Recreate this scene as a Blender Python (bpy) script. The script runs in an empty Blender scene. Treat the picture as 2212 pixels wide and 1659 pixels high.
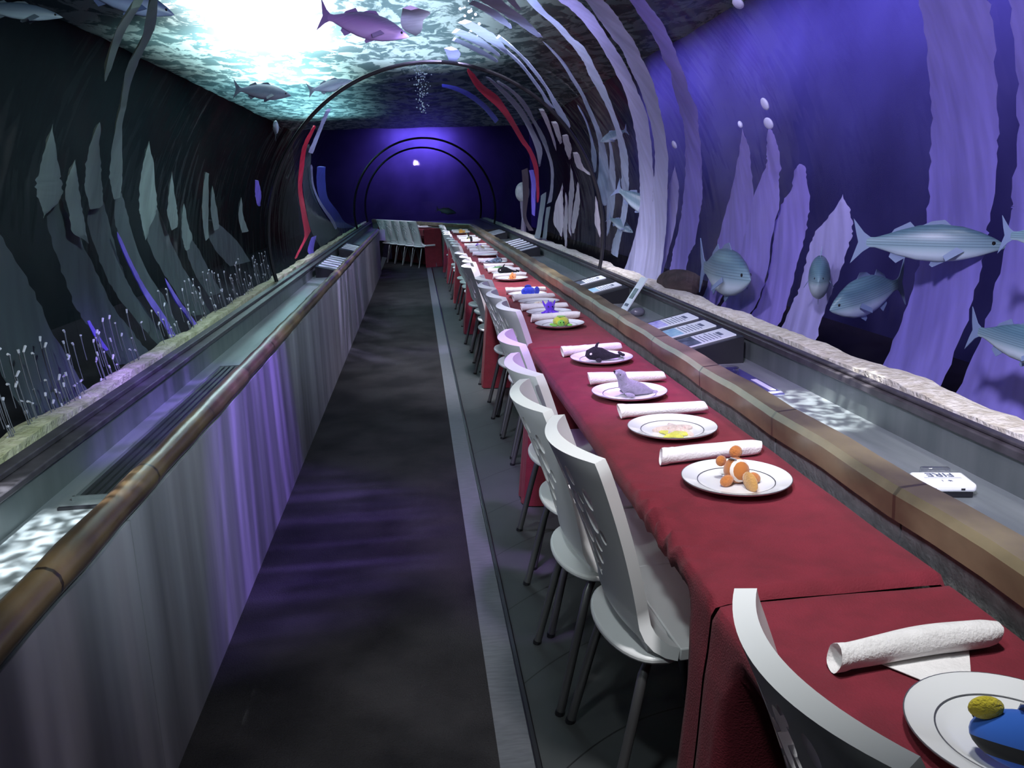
import bpy, bmesh, math, random
from mathutils import Vector, Matrix, Euler
random.seed(7)
sc = bpy.context.scene
COL = sc.collection
PI = math.pi
RIB = {
 'R1': ('v', 1.76, '0.953,4.869,0.918,4.703;0.924,4.915,0.891,4.741;0.84,5.015,0.827,4.791;0.743,5.123,0.73,4.895;0.693,5.21,0.666,5.003;0.643,5.233,0.607,5.062;0.591,5.35,0.563,5.129;0.506,5.46,0.497,5.146;0.429,5.538,0.436,5.248;0.334,5.707,0.313,5.405;0.256,5.824,0.228,5.498;0.144,5.994,0.166,5.553;0.071,6.083,0.097,5.649;-0.047,6.245,-0.015,5.754;-0.081,6.258,-0.06,5.864;-0.146,6.283,-0.136,5.919;-0.163,6.237,-0.167,6.05'),
 'R2': ('l', 1.74, '1.068,5.286,1.016,5.077;1.031,5.336,0.984,5.126;0.943,5.498,0.921,5.188;0.864,5.615,0.865,5.278;0.804,5.66,0.775,5.383;0.721,5.819,0.737,5.461;0.644,5.906,0.63,5.597;0.548,6.048,0.526,5.77;0.44,6.193,0.439,5.894;0.332,6.384,0.315,6.073;0.235,6.586,0.252,6.174;0.132,6.728,0.136,6.322;-0.002,6.875,0.012,6.394;-0.142,7.016,-0.115,6.438;-0.238,7.042,-0.248,6.44'),
 'R2b': ('l2', 1.79, '0.281,6.138,0.28,6.111;0.217,6.351,0.216,6.115;0.129,6.537,0.132,6.216;0.03,6.576,0.036,6.324;-0.096,6.619,-0.064,6.452;-0.199,6.647,-0.141,6.521;-0.253,6.6,-0.246,6.564'),
 'R3': ('l', 1.76, '1.143,5.645,1.086,5.437;1.105,5.721,1.048,5.493;1.019,5.773,0.975,5.56;0.925,5.91,0.887,5.72;0.826,6.082,0.791,5.856;0.739,6.229,0.723,5.938;0.658,6.339,0.636,6.065;0.558,6.543,0.547,6.148;0.455,6.723,0.429,6.353;0.339,6.92,0.32,6.545;0.207,7.109,0.218,6.67;0.18,7.136,0.181,6.743;0.137,7.18,0.129,6.8;0.036,7.308,0.045,6.874;-0.082,7.483,-0.063,6.965;-0.142,7.557,-0.119,7.019;-0.257,7.695,-0.23,7.128'),
 'R4': ('p', 1.74, '1.242,5.851,1.209,5.761;1.203,5.962,1.17,5.86;1.146,6.132,1.103,6.053;1.06,6.259,1.032,6.13;0.975,6.408,0.959,6.259;0.918,6.489,0.902,6.267;0.84,6.636,0.806,6.475;0.794,6.781,0.745,6.595;0.701,6.918,0.684,6.708;0.596,7.042,0.592,6.876;0.481,7.205,0.467,7.027;0.38,7.393,0.367,7.135;0.277,7.56,0.274,7.313;0.241,7.647,0.25,7.344;0.146,7.711,0.147,7.501;0.073,7.832,0.065,7.621;-0.008,7.986,-0.003,7.763;-0.081,8.15,-0.084,7.87;-0.152,8.186,-0.164,7.889'),
 'R5': ('p', 1.76, '1.011,7.031,1.007,7.007;0.922,7.191,0.894,7.181;0.818,7.447,0.799,7.344;0.737,7.57,0.714,7.483;0.655,7.757,0.638,7.62;0.555,7.904,0.526,7.755;0.479,8.049,0.457,7.855;0.404,8.256,0.347,8.005;0.255,8.712,0.251,8.225;0.23,8.742,0.228,8.278;0.15,8.785,0.152,8.441;0.124,8.706,0.113,8.507'),
 'R6': ('p', 1.74, '0.46,7.561,0.459,7.53;0.382,7.776,0.366,7.646;0.268,8.107,0.266,7.825;0.268,8.117,0.301,7.747;0.167,8.335,0.169,7.974;0.064,8.454,0.068,8.156;-0.033,8.442,-0.031,8.367'),
 'R7': ('p', 1.76, '0.671,8.004,0.669,7.973;0.603,8.084,0.587,8.075;0.503,8.301,0.494,8.251;0.398,8.635,0.413,8.34;0.331,8.745,0.328,8.596'),
 'S1': ('p', 1.48, '1.413,5.167,1.356,4.967;1.373,5.251,1.313,5.088;1.303,5.381,1.276,5.182;1.227,5.513,1.2,5.321;1.149,5.61,1.116,5.533;1.107,5.581,1.103,5.565'),
 'S2': ('p', 1.48, '1.325,4.92,1.302,4.849;1.302,5.035,1.27,5.003;1.269,5.134,1.238,5.132'),
 'S3': ('p', 1.48, '1.438,5.327,1.41,5.229;1.36,5.483,1.338,5.336;1.296,5.638,1.272,5.506;1.25,5.696,1.237,5.641'),
 'S4': ('p', 1.48, '1.461,5.925,1.403,5.821;1.383,6.148,1.333,5.97;1.297,6.381,1.27,6.112;1.221,6.553,1.195,6.441'),
 'S5': ('p', 1.48, '1.479,6.304,1.443,6.13;1.377,6.543,1.338,6.315;1.291,6.699,1.269,6.526;1.233,6.77,1.216,6.715'),
 'S6': ('p', 1.48, '1.47,6.604,1.449,6.479;1.364,6.858,1.338,6.691;1.273,7.018,1.256,6.841;1.221,7.052,1.211,6.984'),
 'S7': ('p', 1.48, '1.5,6.964,1.427,6.957;1.474,7.324,1.405,7.177;1.457,7.583,1.417,7.569'),
 'S8': ('g', 1.48, '1.703,5.432,1.637,5.485;1.709,5.589,1.587,5.641;1.716,5.846,1.615,5.868;1.706,6.117,1.619,6.191;1.672,6.311,1.632,6.343'),
 'L1': ('p', 1.47, '1.274,6.114,1.258,5.999;1.156,6.322,1.129,6.327;1.039,6.651,1.016,6.588;0.919,6.926,0.895,6.909;0.819,7.254,0.784,7.096;0.736,7.45,0.684,7.244;0.669,7.441,0.654,7.337'),
 'L2': ('p', 1.48, '1.227,6.46,1.202,6.437;1.127,6.686,1.089,6.706;0.999,7.067,0.97,7.034;0.886,7.361,0.857,7.297;0.841,7.557,0.784,7.393'),
 'D1': ('r', 1.47, '1.324,8.082,1.296,7.939;1.238,8.795,1.205,8.461;1.131,9.253,1.082,8.728;1.023,9.527,0.999,9.064;0.87,10.014,0.853,9.635;0.697,10.48,0.7,10.052;0.599,10.489,0.586,10.136;0.445,10.794,0.459,10.358;0.294,11.177,0.314,10.837;0.172,11.438,0.173,11.209'),
 'D2': ('g', 1.46, '1.184,8.019,1.151,7.957;1.031,8.514,0.997,8.266;0.9,8.855,0.882,8.535;0.738,9.339,0.738,8.964;0.579,9.815,0.582,9.329;0.479,10.147,0.485,9.926'),
 'D3': ('g', 1.47, '1.121,8.015,1.101,7.905;1.023,8.124,0.991,7.992;0.922,8.397,0.898,8.17;0.804,8.695,0.791,8.532;0.67,9.034,0.656,8.779;0.554,9.269,0.547,9.056;0.421,9.534,0.417,9.338;0.278,10.008,0.278,9.789;0.126,10.606,0.15,10.189'),
 'D5': ('v2', 1.47, '0.432,11.322,0.425,10.891;0.319,11.561,0.315,11.105;0.169,11.989,0.171,11.556;0.017,12.116,-0,11.81'),
 'D6': ('b', 1.46, '1.466,9.04,1.46,9.291;1.398,9.037,1.398,9.35;1.289,9.161,1.285,9.599;1.125,9.623,1.123,10.09;0.949,10.285,0.946,10.794'),
 'D7': ('d', 1.47, '0.444,12.034,0.456,11.325;0.226,12.797,0.227,12.107;-0.027,13.167,-0.018,12.729;-0.154,12.362,-0.138,11.866'),
 'D8': ('g2', 1.47, '0.196,10.999,0.229,10.464;0.007,11.454,0.016,11.01;-0.202,11.707,-0.193,11.197'),
 'D9': ('g2', 1.47, '0.094,10.695,0.109,10.338;-0.035,10.91,-0.027,10.607;-0.186,10.991,-0.172,10.646'),
 'I1': ('w', 1.49, '0.254,9.424,0.253,9.346;0.129,10.07,0.135,9.518;-0.02,10.303,-0.002,9.573;-0.093,9.836,-0.088,9.673'),
 'I2': ('w', 1.48, '0.192,9.22,0.193,9.167;0.092,9.405,0.095,9.197;-0.047,9.552,-0.039,9.281;-0.15,9.361,-0.146,9.25'),
 'I3': ('w', 1.49, '0.378,8.517,0.378,8.485;0.244,8.956,0.261,8.624;0.093,9.254,0.141,8.914;-0.039,9.276,-0.018,9.153;-0.079,9.135,-0.078,9.1'),
 'I4': ('w', 1.48, '0.27,8.396,0.27,8.333;0.187,8.662,0.188,8.406;0.082,8.919,0.096,8.571;-0.016,9.062,-0.026,8.815;-0.057,8.983,-0.053,8.878'),
 'I5': ('w', 1.48, '0.166,7.681,0.167,7.628;0.048,7.828,0.061,7.586;-0.022,7.651,-0.02,7.589'),
 'E1': ('w', 1.46, '0.841,7.862,0.811,7.712;0.763,8.081,0.736,7.927;0.676,8.299,0.668,8.173;0.57,8.536,0.569,8.493'),
 'E2': ('w', 1.45, '0.733,7.795,0.705,7.597;0.63,8.075,0.619,7.863;0.586,8.127,0.589,8.008'),
 'E3': ('w', 1.46, '0.623,7.858,0.61,7.61;0.518,8.143,0.524,7.806;0.467,8.183,0.48,8.038'),
 'E4': ('w', 1.45, '0.501,7.786,0.485,7.554;0.405,7.939,0.414,7.62;0.359,7.584,0.357,7.506'),
 'C1': ('r', 1.47, '2.425,8.173,2.423,8.387;2.537,8.319,2.543,8.624;2.682,8.763,2.676,9.107;2.826,9.145,2.826,9.479;2.97,9.587,2.966,9.999;3.111,9.869,-3.136,10.456;-3.081,9.817,-3.099,10.407;-2.998,9.049,-3.001,9.342'),
 'C2': ('l', 1.47, '2.273,8.07,2.239,8.197;2.377,8.474,2.371,8.737;2.481,8.759,2.485,9.103;2.562,8.875,2.559,9.263'),
 'C3': ('b', 1.48, '2.647,10.248,2.63,11.093;2.774,10.761,2.778,11.848;2.922,11.518,2.917,12.612;3.084,12.767,3.074,14.349;-3.049,13.897,-3.06,15.595;-2.956,16.626,-2.949,17.409'),
 'C4': ('t', 1.5, '2.599,8.957,2.584,9.476;2.813,9.723,2.81,10.55;3.002,10.382,2.967,11.628;-3.108,10.792,-3.118,13.257;-2.939,11.426,-2.978,14.545'),
 'C5': ('l', 1.46, '2.681,9.653,2.679,9.776;2.803,10.256,2.802,10.435;2.938,11.196,2.929,11.421;3.132,12.798,3.13,13.267;-3.035,13.432,-3.039,13.753'),
 'C6': ('v2', 1.47, '-3.058,10.453,-3.057,11.026;-2.975,9.895,-2.959,10.431;-2.921,10.177,-2.914,10.519'),
 'B1': ('t1', 1.5, '2.712,3.023,2.712,3.035;2.761,3.014,2.748,3.098;2.815,3.006,2.803,3.172;2.84,3.005,2.833,3.21;2.872,3.047,2.866,3.23;2.901,3.097,2.901,3.114'),
 'T1': ('t', 1.54, '2.85,3.237,2.85,3.279;2.899,3.206,2.887,3.355;2.98,3.283,2.991,3.564;3.067,3.375,3.09,3.733;-3.137,3.448,-3.092,3.859;-3.072,3.546,-3.015,4.004;-2.993,3.652,-2.932,4.133;-2.943,3.719,-2.889,4.21'),
 'B2': ('t1', 1.49, '2.784,3.248,2.783,3.273;2.827,3.224,2.816,3.319;2.861,3.238,2.851,3.362;2.907,3.29,2.894,3.405;2.949,3.328,2.939,3.455;2.975,3.455,2.976,3.484'),
 'B3': ('t1', 1.5, '2.689,3.393,2.692,3.44;2.749,3.387,2.746,3.498;2.81,3.408,2.801,3.575;2.853,3.452,2.85,3.621;2.898,3.519,2.888,3.648'),
 'T3': ('t', 1.53, '2.868,3.625,2.868,3.679;2.925,3.583,2.898,3.767;3.018,3.688,2.995,3.896;3.102,3.799,3.078,3.995;-3.121,3.905,-3.137,4.078;-2.962,4.216,-3.019,4.297;-2.882,4.356,-2.894,4.457'),
 'B4': ('t1', 1.49, '2.37,3.236,2.338,3.247;2.444,3.369,2.402,3.41;2.515,3.39,2.491,3.468;2.566,3.451,2.555,3.515;2.617,3.515,2.6,3.555;2.663,3.546,2.655,3.605;2.778,3.619,2.764,3.748;2.817,3.654,2.816,3.801;2.872,3.743,2.856,3.81'),
 'T4': ('t', 1.52, '2.867,3.847,2.859,3.913;2.929,3.861,2.899,3.992;2.98,3.927,2.977,4.116;3.05,4.037,3.095,4.292;-3.104,4.263,-3.057,4.549;-3.002,4.455,-2.907,4.667;-2.883,4.561,-2.882,4.701'),
 'PL1': ('v2', 1.49, '2.993,3.846,2.992,3.882;3.072,3.977,3.074,4.024;3.14,4.086,3.139,4.138;-3.088,4.167,-3.09,4.244;-3.011,4.286,-3.011,4.38;-2.895,4.425,-2.884,4.51'),
 'PL2': ('v2', 1.49, '-3.112,4.52,-3.114,4.548;-3.037,4.629,-3.038,4.684;-2.979,4.744,-2.973,4.808;-2.902,4.845,-2.899,4.919'),
 'PL3': ('v2', 1.49, '-3.097,3.415,-3.098,3.438;-3.046,3.46,-3.05,3.495;-3.003,3.523,-3.003,3.555'),
 'B5': ('t1', 1.5, '2.718,4.05,2.717,4.089;2.794,4.067,2.773,4.231;2.889,4.107,2.878,4.38;2.924,4.146,2.915,4.392;2.988,4.228,2.981,4.281'),
 'T5': ('t', 1.54, '2.875,4.412,2.875,4.458;2.997,4.395,2.988,4.732;3.107,4.588,3.138,5.035;-3.092,4.762,-3.024,5.294;-2.959,5.022,-2.927,5.407'),
 'B6': ('t1', 1.49, '2.807,4.518,2.807,4.543;2.882,4.54,2.883,4.683;2.921,4.553,2.919,4.735;2.987,4.655,2.965,4.77'),
 'B7': ('t1', 1.49, '2.916,4.844,2.916,4.888;2.978,4.844,2.982,4.991;3.036,4.879,3.022,5.09;3.069,4.932,3.051,5.011'),
 'T7': ('t', 1.53, '3.048,5.154,3.052,5.266;3.094,5.111,3.097,5.405;-3.075,5.285,-3.082,5.617;-2.998,5.463,-2.989,5.804'),
 'B8': ('t1', 1.49, '2.772,5.189,2.778,5.26;2.866,5.233,2.867,5.387;2.955,5.299,2.951,5.454;3.053,5.4,3.028,5.466'),
 'B9': ('t1', 1.49, '2.85,5.446,2.85,5.49;2.924,5.494,2.919,5.65;3.019,5.623,3.001,5.763'),
 'T8': ('t', 1.53, '3.02,5.593,2.992,5.868;3.106,5.807,3.097,6.516;-3.081,6.196,-3.066,6.929'),
 'B10': ('t1', 1.49, '2.904,6.379,2.904,6.428;2.977,6.374,2.981,6.561;3.055,6.511,3.055,6.771'),
 'B11': ('v2', 1.49, '2.793,6.794,2.792,6.92;2.864,6.905,2.865,7.18;2.919,7.062,2.912,7.204'),
 'B12': ('t1', 1.5, '2.393,3.147,2.357,3.184;2.456,3.159,2.424,3.215;2.547,3.257,2.503,3.249;2.561,3.276,2.559,3.297'),
 'T0': ('t', 1.54, '2.907,2.687,2.939,2.865;3.024,2.691,3.048,3.059;3.14,2.735,-3.115,3.195;-3.004,2.811,-2.929,3.349;-2.917,2.878,-2.869,3.4'),
 'P1': ('v', 1.86, '0.363,4.894,0.362,4.857;0.308,5.012,0.315,4.845;0.231,5.168,0.228,4.898;0.082,5.454,0.146,4.94;-0.013,5.586,0.027,5.074;-0.13,5.663,-0.106,5.199;-0.212,5.72,-0.189,5.373;-0.259,5.859,-0.252,5.423'),
 'P2': ('v', 1.84, '0.355,4.494,0.355,4.417;0.301,4.572,0.307,4.409;0.265,4.608,0.257,4.425;0.203,4.781,0.217,4.479;0.132,4.924,0.146,4.518;0.028,5.052,0.04,4.643;-0.105,5.178,-0.079,4.683;-0.202,5.273,-0.165,4.746;-0.254,5.368,-0.243,4.872'),
 'P3': ('v', 1.86, '0.238,4.317,0.248,4.191;0.189,4.39,0.212,4.186;0.154,4.504,0.147,4.189;0.113,4.587,0.104,4.22;0.065,4.653,0.05,4.264;-0.036,4.688,-0.026,4.344;-0.096,4.72,-0.118,4.383;-0.177,4.782,-0.205,4.44;-0.243,4.893,-0.251,4.479'),
 'P4': ('l2', 1.84, '0.163,3.826,0.163,3.794;0.119,3.947,0.131,3.739;0.08,4.078,0.089,3.73;0.04,4.154,0.054,3.754;-0.029,4.209,-0.01,3.816;-0.1,4.247,-0.087,3.896;-0.144,4.3,-0.155,3.939;-0.248,4.37,-0.245,3.954'),
 'W1': ('v3', 2.05, '0.693,3.062,0.64,2.773;0.618,3.147,0.571,2.829;0.558,3.21,0.516,2.871;0.538,3.217,0.497,2.865;0.442,3.284,0.411,2.913;0.343,3.345,0.293,2.97;0.241,3.416,0.217,3.01;0.136,3.467,0.106,3.07;0.085,3.496,0.067,3.087;-0.016,3.542,0.004,3.115;-0.127,3.606,-0.111,3.157;-0.262,3.667,-0.249,3.212;-0.29,3.693,-0.281,3.224'),
 'W2': ('v3', 2.05, '0.625,2.688,0.588,2.479;0.557,2.737,0.525,2.512;0.504,2.773,0.476,2.537;0.487,2.775,0.46,2.536;0.347,2.843,0.331,2.577;0.245,2.896,0.238,2.611;0.139,2.945,0.142,2.653;0.127,2.945,0.102,2.667;0.009,2.996,0.012,2.697;-0.102,3.046,-0.107,2.726;-0.255,3.112,-0.256,2.71'),
 'K0': ('l', 1.52, '0.46,3.949,0.46,3.941;0.449,3.973,0.448,3.953;0.437,3.985,0.437,3.977'),
 'K1': ('l', 1.52, '0.511,3.585,0.511,3.579;0.494,3.639,0.49,3.585;0.473,3.644,0.473,3.638'),
 'K2': ('l', 1.52, '0.453,3.635,0.453,3.629;0.437,3.696,0.433,3.618;0.417,3.684,0.417,3.677'),
 'K3': ('l', 1.52, '0.789,3.264,0.788,3.26;0.779,3.341,0.766,3.272;0.756,3.353,0.755,3.348'),
 'K4': ('l', 1.52, '0.439,5.067,0.439,5.049;0.422,5.081,0.425,5.02;0.405,5.039,0.406,5.013'),
}
FISH = {
 'F1': ([2.278, 3.026, 1.211], [1.804, 3.332, 1.224], 'bass', 0.27),
 'F2': ([1.805, 4.388, 0.961], [1.805, 5.228, 0.956], 'bass', 0.34),
 'F3': ([1.801, 3.481, 0.919], [2.275, 3.688, 1.0], 'bass', 0.36),
 'F4': ([1.912, 2.188, 0.947], [1.807, 2.543, 0.984], 'bass', 0.32),
 'F5': ([1.956, 2.147, 1.291], [1.796, 2.424, 1.298], 'bass', 0.3),
 'F6': ([1.809, 3.614, 1.028], [1.995, 3.971, 1.024], 'bass', 0.52),
 'F9': ([1.619, 7.363, 1.853], [1.881, 7.425, 1.952], 'bass', 0.3),
 'F10': ([2.123, 7.183, 1.202], [1.766, 7.433, 1.461], 'bass', 0.3),
 'F11': ([2.007, 7.704, 1.046], [1.807, 7.906, 1.191], 'bass', 0.3),
 'F12': ([0.02, 7.251, 2.709], [-0.697, 7.307, 2.886], 'violet', 0.28),
 'F13': ([-1.122, 8.477, 2.405], [-1.671, 8.582, 2.48], 'dark', 0.26),
 'F14': ([-0.562, 9.513, 2.642], [-1.082, 9.479, 2.553], 'dark', 0.24),
 'F15': ([-1.37, 9.068, 2.216], [-1.428, 9.271, 2.094], 'dark', 0.5),
 'F16': ([-1.683, 4.624, 2.373], [-2.047, 4.47, 2.395], 'dark', 0.2),
 'F17': ([-1.327, 5.341, 2.52], [-1.841, 5.158, 2.654], 'blue', 0.26),
 'F18': ([1.077, 22.966, 0.866], [0.532, 22.988, 0.981], 'dark', 0.3),
}
CAM_F = [0.103306, 0.967626, -0.230278]
CAM_R = [0.993168, -0.11298, -0.029189]
CAM_U = [0.054261, 0.225689, 0.972687]

CX, CZ, TR = .18, 1.087, 1.40
# ------------------------------------------------------------ materials
def nodes(name):
    m = bpy.data.materials.new(name); m.use_nodes = True
    nt = m.node_tree; nt.nodes.clear()
    out = nt.nodes.new('ShaderNodeOutputMaterial')
    return m, nt, out
def mat(name, c1, rough=.6, metal=0., c2=None, scale=6., stretch=(1, 1, 1), detail=4., lo=.35, hi=.65, bump=0., bscale=None,
        trans=0., coat=0., spec=.5, sheen=0., coord='Object', sss=0., tint=None):
    m, nt, out = nodes(name); N = nt.nodes; L = nt.links
    p = N.new('ShaderNodeBsdfPrincipled')
    p.inputs['Base Color'].default_value = (*c1, 1); p.inputs['Roughness'].default_value = rough
    p.inputs['Metallic'].default_value = metal; p.inputs['Specular IOR Level'].default_value = spec
    p.inputs['Coat Weight'].default_value = coat
    if coat: p.inputs['Coat Roughness'].default_value = .18
    p.inputs['Sheen Weight'].default_value = sheen
    sh = p.outputs[0]
    if c2 is not None or bump:
        tc = N.new('ShaderNodeTexCoord'); mp = N.new('ShaderNodeMapping')
        mp.inputs['Scale'].default_value = stretch; L.new(tc.outputs[coord], mp.inputs['Vector'])
        nz = N.new('ShaderNodeTexNoise'); nz.inputs['Scale'].default_value = scale; nz.inputs['Detail'].default_value = detail
        L.new(mp.outputs[0], nz.inputs['Vector'])
        if c2 is not None:
            r = N.new('ShaderNodeValToRGB'); r.color_ramp.elements[0].position = lo; r.color_ramp.elements[1].position = hi
            r.color_ramp.elements[0].color = (*c1, 1); r.color_ramp.elements[1].color = (*c2, 1)
            L.new(nz.outputs[0], r.inputs[0]); L.new(r.outputs[0], p.inputs['Base Color'])
        if bump:
            n2 = nz
            if bscale:
                n2 = N.new('ShaderNodeTexNoise'); n2.inputs['Scale'].default_value = bscale; n2.inputs['Detail'].default_value = 3
                L.new(mp.outputs[0], n2.inputs['Vector'])
            b = N.new('ShaderNodeBump'); b.inputs['Strength'].default_value = bump; b.inputs['Distance'].default_value = .01
            L.new(n2.outputs[0], b.inputs['Height']); L.new(b.outputs[0], p.inputs['Normal'])
    if trans:
        t = N.new('ShaderNodeBsdfTranslucent'); t.inputs[0].default_value = (*(tint or c1), 1)
        mx = N.new('ShaderNodeMixShader'); mx.inputs[0].default_value = trans
        L.new(sh, mx.inputs[1]); L.new(t.outputs[0], mx.inputs[2]); sh = mx.outputs[0]
    L.new(sh, out.inputs['Surface'])
    return m
def banded(name, stops, axis='Z', rough=.8, coord='Object', scale=1., interp='CONSTANT', sheen=0.):
    """colour by position along one axis of the thing: stops [(pos 0..1, colour)], pos = axis*scale+.5"""
    m, nt, out = nodes(name); N = nt.nodes; L = nt.links
    p = N.new('ShaderNodeBsdfPrincipled'); p.inputs['Roughness'].default_value = rough
    p.inputs['Sheen Weight'].default_value = sheen
    tc = N.new('ShaderNodeTexCoord'); sx = N.new('ShaderNodeSeparateXYZ'); L.new(tc.outputs[coord], sx.inputs[0])
    ma = N.new('ShaderNodeMath'); ma.operation = 'MULTIPLY_ADD'; ma.inputs[1].default_value = scale; ma.inputs[2].default_value = .5
    L.new(sx.outputs[axis], ma.inputs[0])
    r = N.new('ShaderNodeValToRGB'); cr = r.color_ramp; cr.interpolation = interp
    while len(cr.elements) < len(stops): cr.elements.new(.5)
    for e, (q, c) in zip(cr.elements, stops): e.position = q; e.color = (*c, 1)
    L.new(ma.outputs[0], r.inputs[0]); L.new(r.outputs[0], p.inputs['Base Color']); L.new(p.outputs[0], out.inputs['Surface'])
    return m
def clear_mat(name, tint, base=.02, gain=.5, power=4., rough=.02, bump=0., bstretch=(1, 1, 1), bscale=2.):
    m, nt, out = nodes(name); N = nt.nodes; L = nt.links
    t = N.new('ShaderNodeBsdfTransparent'); t.inputs[0].default_value = (*tint, 1)
    g = N.new('ShaderNodeBsdfGlossy'); g.inputs['Roughness'].default_value = rough
    lw = N.new('ShaderNodeLayerWeight'); lw.inputs['Blend'].default_value = .5
    pw = N.new('ShaderNodeMath'); pw.operation = 'POWER'; pw.inputs[1].default_value = power; L.new(lw.outputs['Facing'], pw.inputs[0])
    ma = N.new('ShaderNodeMath'); ma.operation = 'MULTIPLY_ADD'; ma.inputs[1].default_value = gain; ma.inputs[2].default_value = base
    L.new(pw.outputs[0], ma.inputs[0])
    if bump:
        tc = N.new('ShaderNodeTexCoord'); mp = N.new('ShaderNodeMapping'); mp.inputs['Scale'].default_value = bstretch
        nz = N.new('ShaderNodeTexNoise'); nz.inputs['Scale'].default_value = bscale; nz.inputs['Detail'].default_value = 2
        b = N.new('ShaderNodeBump'); b.inputs['Strength'].default_value = bump; b.inputs['Distance'].default_value = .05
        L.new(tc.outputs['Object'], mp.inputs[0]); L.new(mp.outputs[0], nz.inputs['Vector']); L.new(nz.outputs[0], b.inputs['Height'])
        L.new(b.outputs[0], g.inputs['Normal'])
    mx = N.new('ShaderNodeMixShader'); L.new(ma.outputs[0], mx.inputs[0]); L.new(t.outputs[0], mx.inputs[1]); L.new(g.outputs[0], mx.inputs[2])
    L.new(mx.outputs[0], out.inputs['Surface'])
    return m
M = {}
M['white'] = mat('white_plastic', (.80, .81, .82), .35, spec=.5)
M['steel'] = mat('leg_steel', (.22, .22, .23), .38, metal=.8)
M['cloth'] = mat('red_cloth', (.150, .008, .020), .85, c2=(.195, .011, .027), scale=14, sheen=.04, bump=.25, bscale=260)
M['china'] = mat('china', (.82, .83, .84), .12, coat=.4)
M['silver'] = mat('silver_line', (.25, .26, .28), .3, metal=.7)
M['linen'] = mat('linen', (.82, .80, .80), .9, c2=(.74, .72, .72), scale=30, bump=.3, bscale=180, sheen=.2)
M['carpet'] = mat('carpet', (.016, .0155, .018), .95, c2=(.034, .033, .036), scale=3, detail=8, bump=.9, bscale=170, spec=.1)
M['panel'] = mat('streaked_panel', (.15, .145, .17), .5, c2=(.33, .32, .37), scale=2.2, stretch=(1, 3.2, .22), detail=3, lo=.3, hi=.7, spec=.4)
M['wood'] = mat('brown_rail', (.070, .042, .022), .32, c2=(.22, .15, .07), scale=7, stretch=(1, .5, 1), detail=5, lo=.38, hi=.66, coat=.5)
M['wood2'] = mat('brown_rail_tableside', (.080, .062, .036), .4, c2=(.22, .18, .105), scale=6, stretch=(1, .6, 1), detail=5, lo=.36, hi=.68, coat=.3)
M['block'] = mat('grey_block', (.105, .11, .105), .8, c2=(.16, .165, .16), scale=25, detail=6, bump=.4, bscale=90)
M['trough'] = mat('brushed_steel', (.22, .25, .27), .30, metal=.45, c2=(.32, .35, .37), scale=5, stretch=(3, .4, 1), bump=.08, bscale=14)
M['troughwall'] = mat('trough_back', (.115, .135, .14), .42, metal=.45, c2=(.16, .18, .185), scale=4, stretch=(1, 3, .4))
M['black'] = mat('black_trim', (.012, .012, .016), .35)
M['blackw'] = mat('black_trim_worn', (.03, .026, .032), .4, c2=(.055, .05, .06), scale=20)
M['grille'] = mat('grille_bar', (.045, .05, .055), .4, metal=.5)
M['sand'] = mat('sand', (.55, .50, .40), .95, c2=(.82, .78, .70), scale=30, detail=6, bump=1., bscale=60)
M['sandl'] = mat('sand_mossy', (.34, .34, .20), .95, c2=(.55, .52, .38), scale=22, detail=6, bump=1., bscale=60)
M['ring'] = mat('seam_metal', (.02, .02, .025), .3, metal=.5)
M['strip'] = mat('ribbed_strip', (.085, .09, .10), .45, c2=(.12, .125, .14), scale=16, stretch=(1, 6, 1))
M['nosing'] = mat('edge_nosing', (.015, .015, .018), .35, metal=.3)
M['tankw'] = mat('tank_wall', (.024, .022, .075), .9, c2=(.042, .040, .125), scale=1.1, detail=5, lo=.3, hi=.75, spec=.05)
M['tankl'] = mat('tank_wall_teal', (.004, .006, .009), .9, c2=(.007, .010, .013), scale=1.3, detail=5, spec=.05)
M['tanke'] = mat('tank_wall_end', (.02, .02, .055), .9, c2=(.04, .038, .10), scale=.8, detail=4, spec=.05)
M['tankf'] = mat('tank_floor', (.007, .006, .010), .95, c2=(.013, .012, .018), scale=2, spec=.05)
M['rock'] = mat('rock_brown', (.03, .02, .02), .9, c2=(.07, .045, .045), scale=9, bump=.8, bscale=20)
M['acrylic'] = clear_mat('acrylic', (.985, .985, .995), 0.006, .15, 6., .015, bump=.12, bstretch=(.5, 1.6, .5), bscale=2.5)
M['glass'] = clear_mat('dish_glass', (.9, .9, .95), .12, .7, 2., .02)
def jointed(m, pitch, dark):
    nt = m.node_tree; N = nt.nodes; L = nt.links; p = next(n for n in N if n.type == 'BSDF_PRINCIPLED'); src = p.inputs['Base Color'].links[0].from_socket
    tc = N.new('ShaderNodeTexCoord'); s = N.new('ShaderNodeSeparateXYZ'); L.new(tc.outputs['Object'], s.inputs[0]); prev = s.outputs['Y']
    for op, v in (('DIVIDE', pitch), ('FRACT', 0), ('SUBTRACT', .5), ('ABSOLUTE', 0), ('LESS_THAN', .009)):
        n = N.new('ShaderNodeMath'); n.operation = op; n.inputs[1].default_value = v; L.new(prev, n.inputs[0]); prev = n.outputs[0]
    mx = N.new('ShaderNodeMix'); mx.data_type = 'RGBA'; L.new(prev, mx.inputs[0]); L.new(src, mx.inputs[6]); mx.inputs[7].default_value = (*dark, 1); L.new(mx.outputs[2], p.inputs['Base Color'])
jointed(M['wood'], .61, (.03, .02, .012)); jointed(M['wood2'], .61, (.035, .025, .015))
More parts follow.
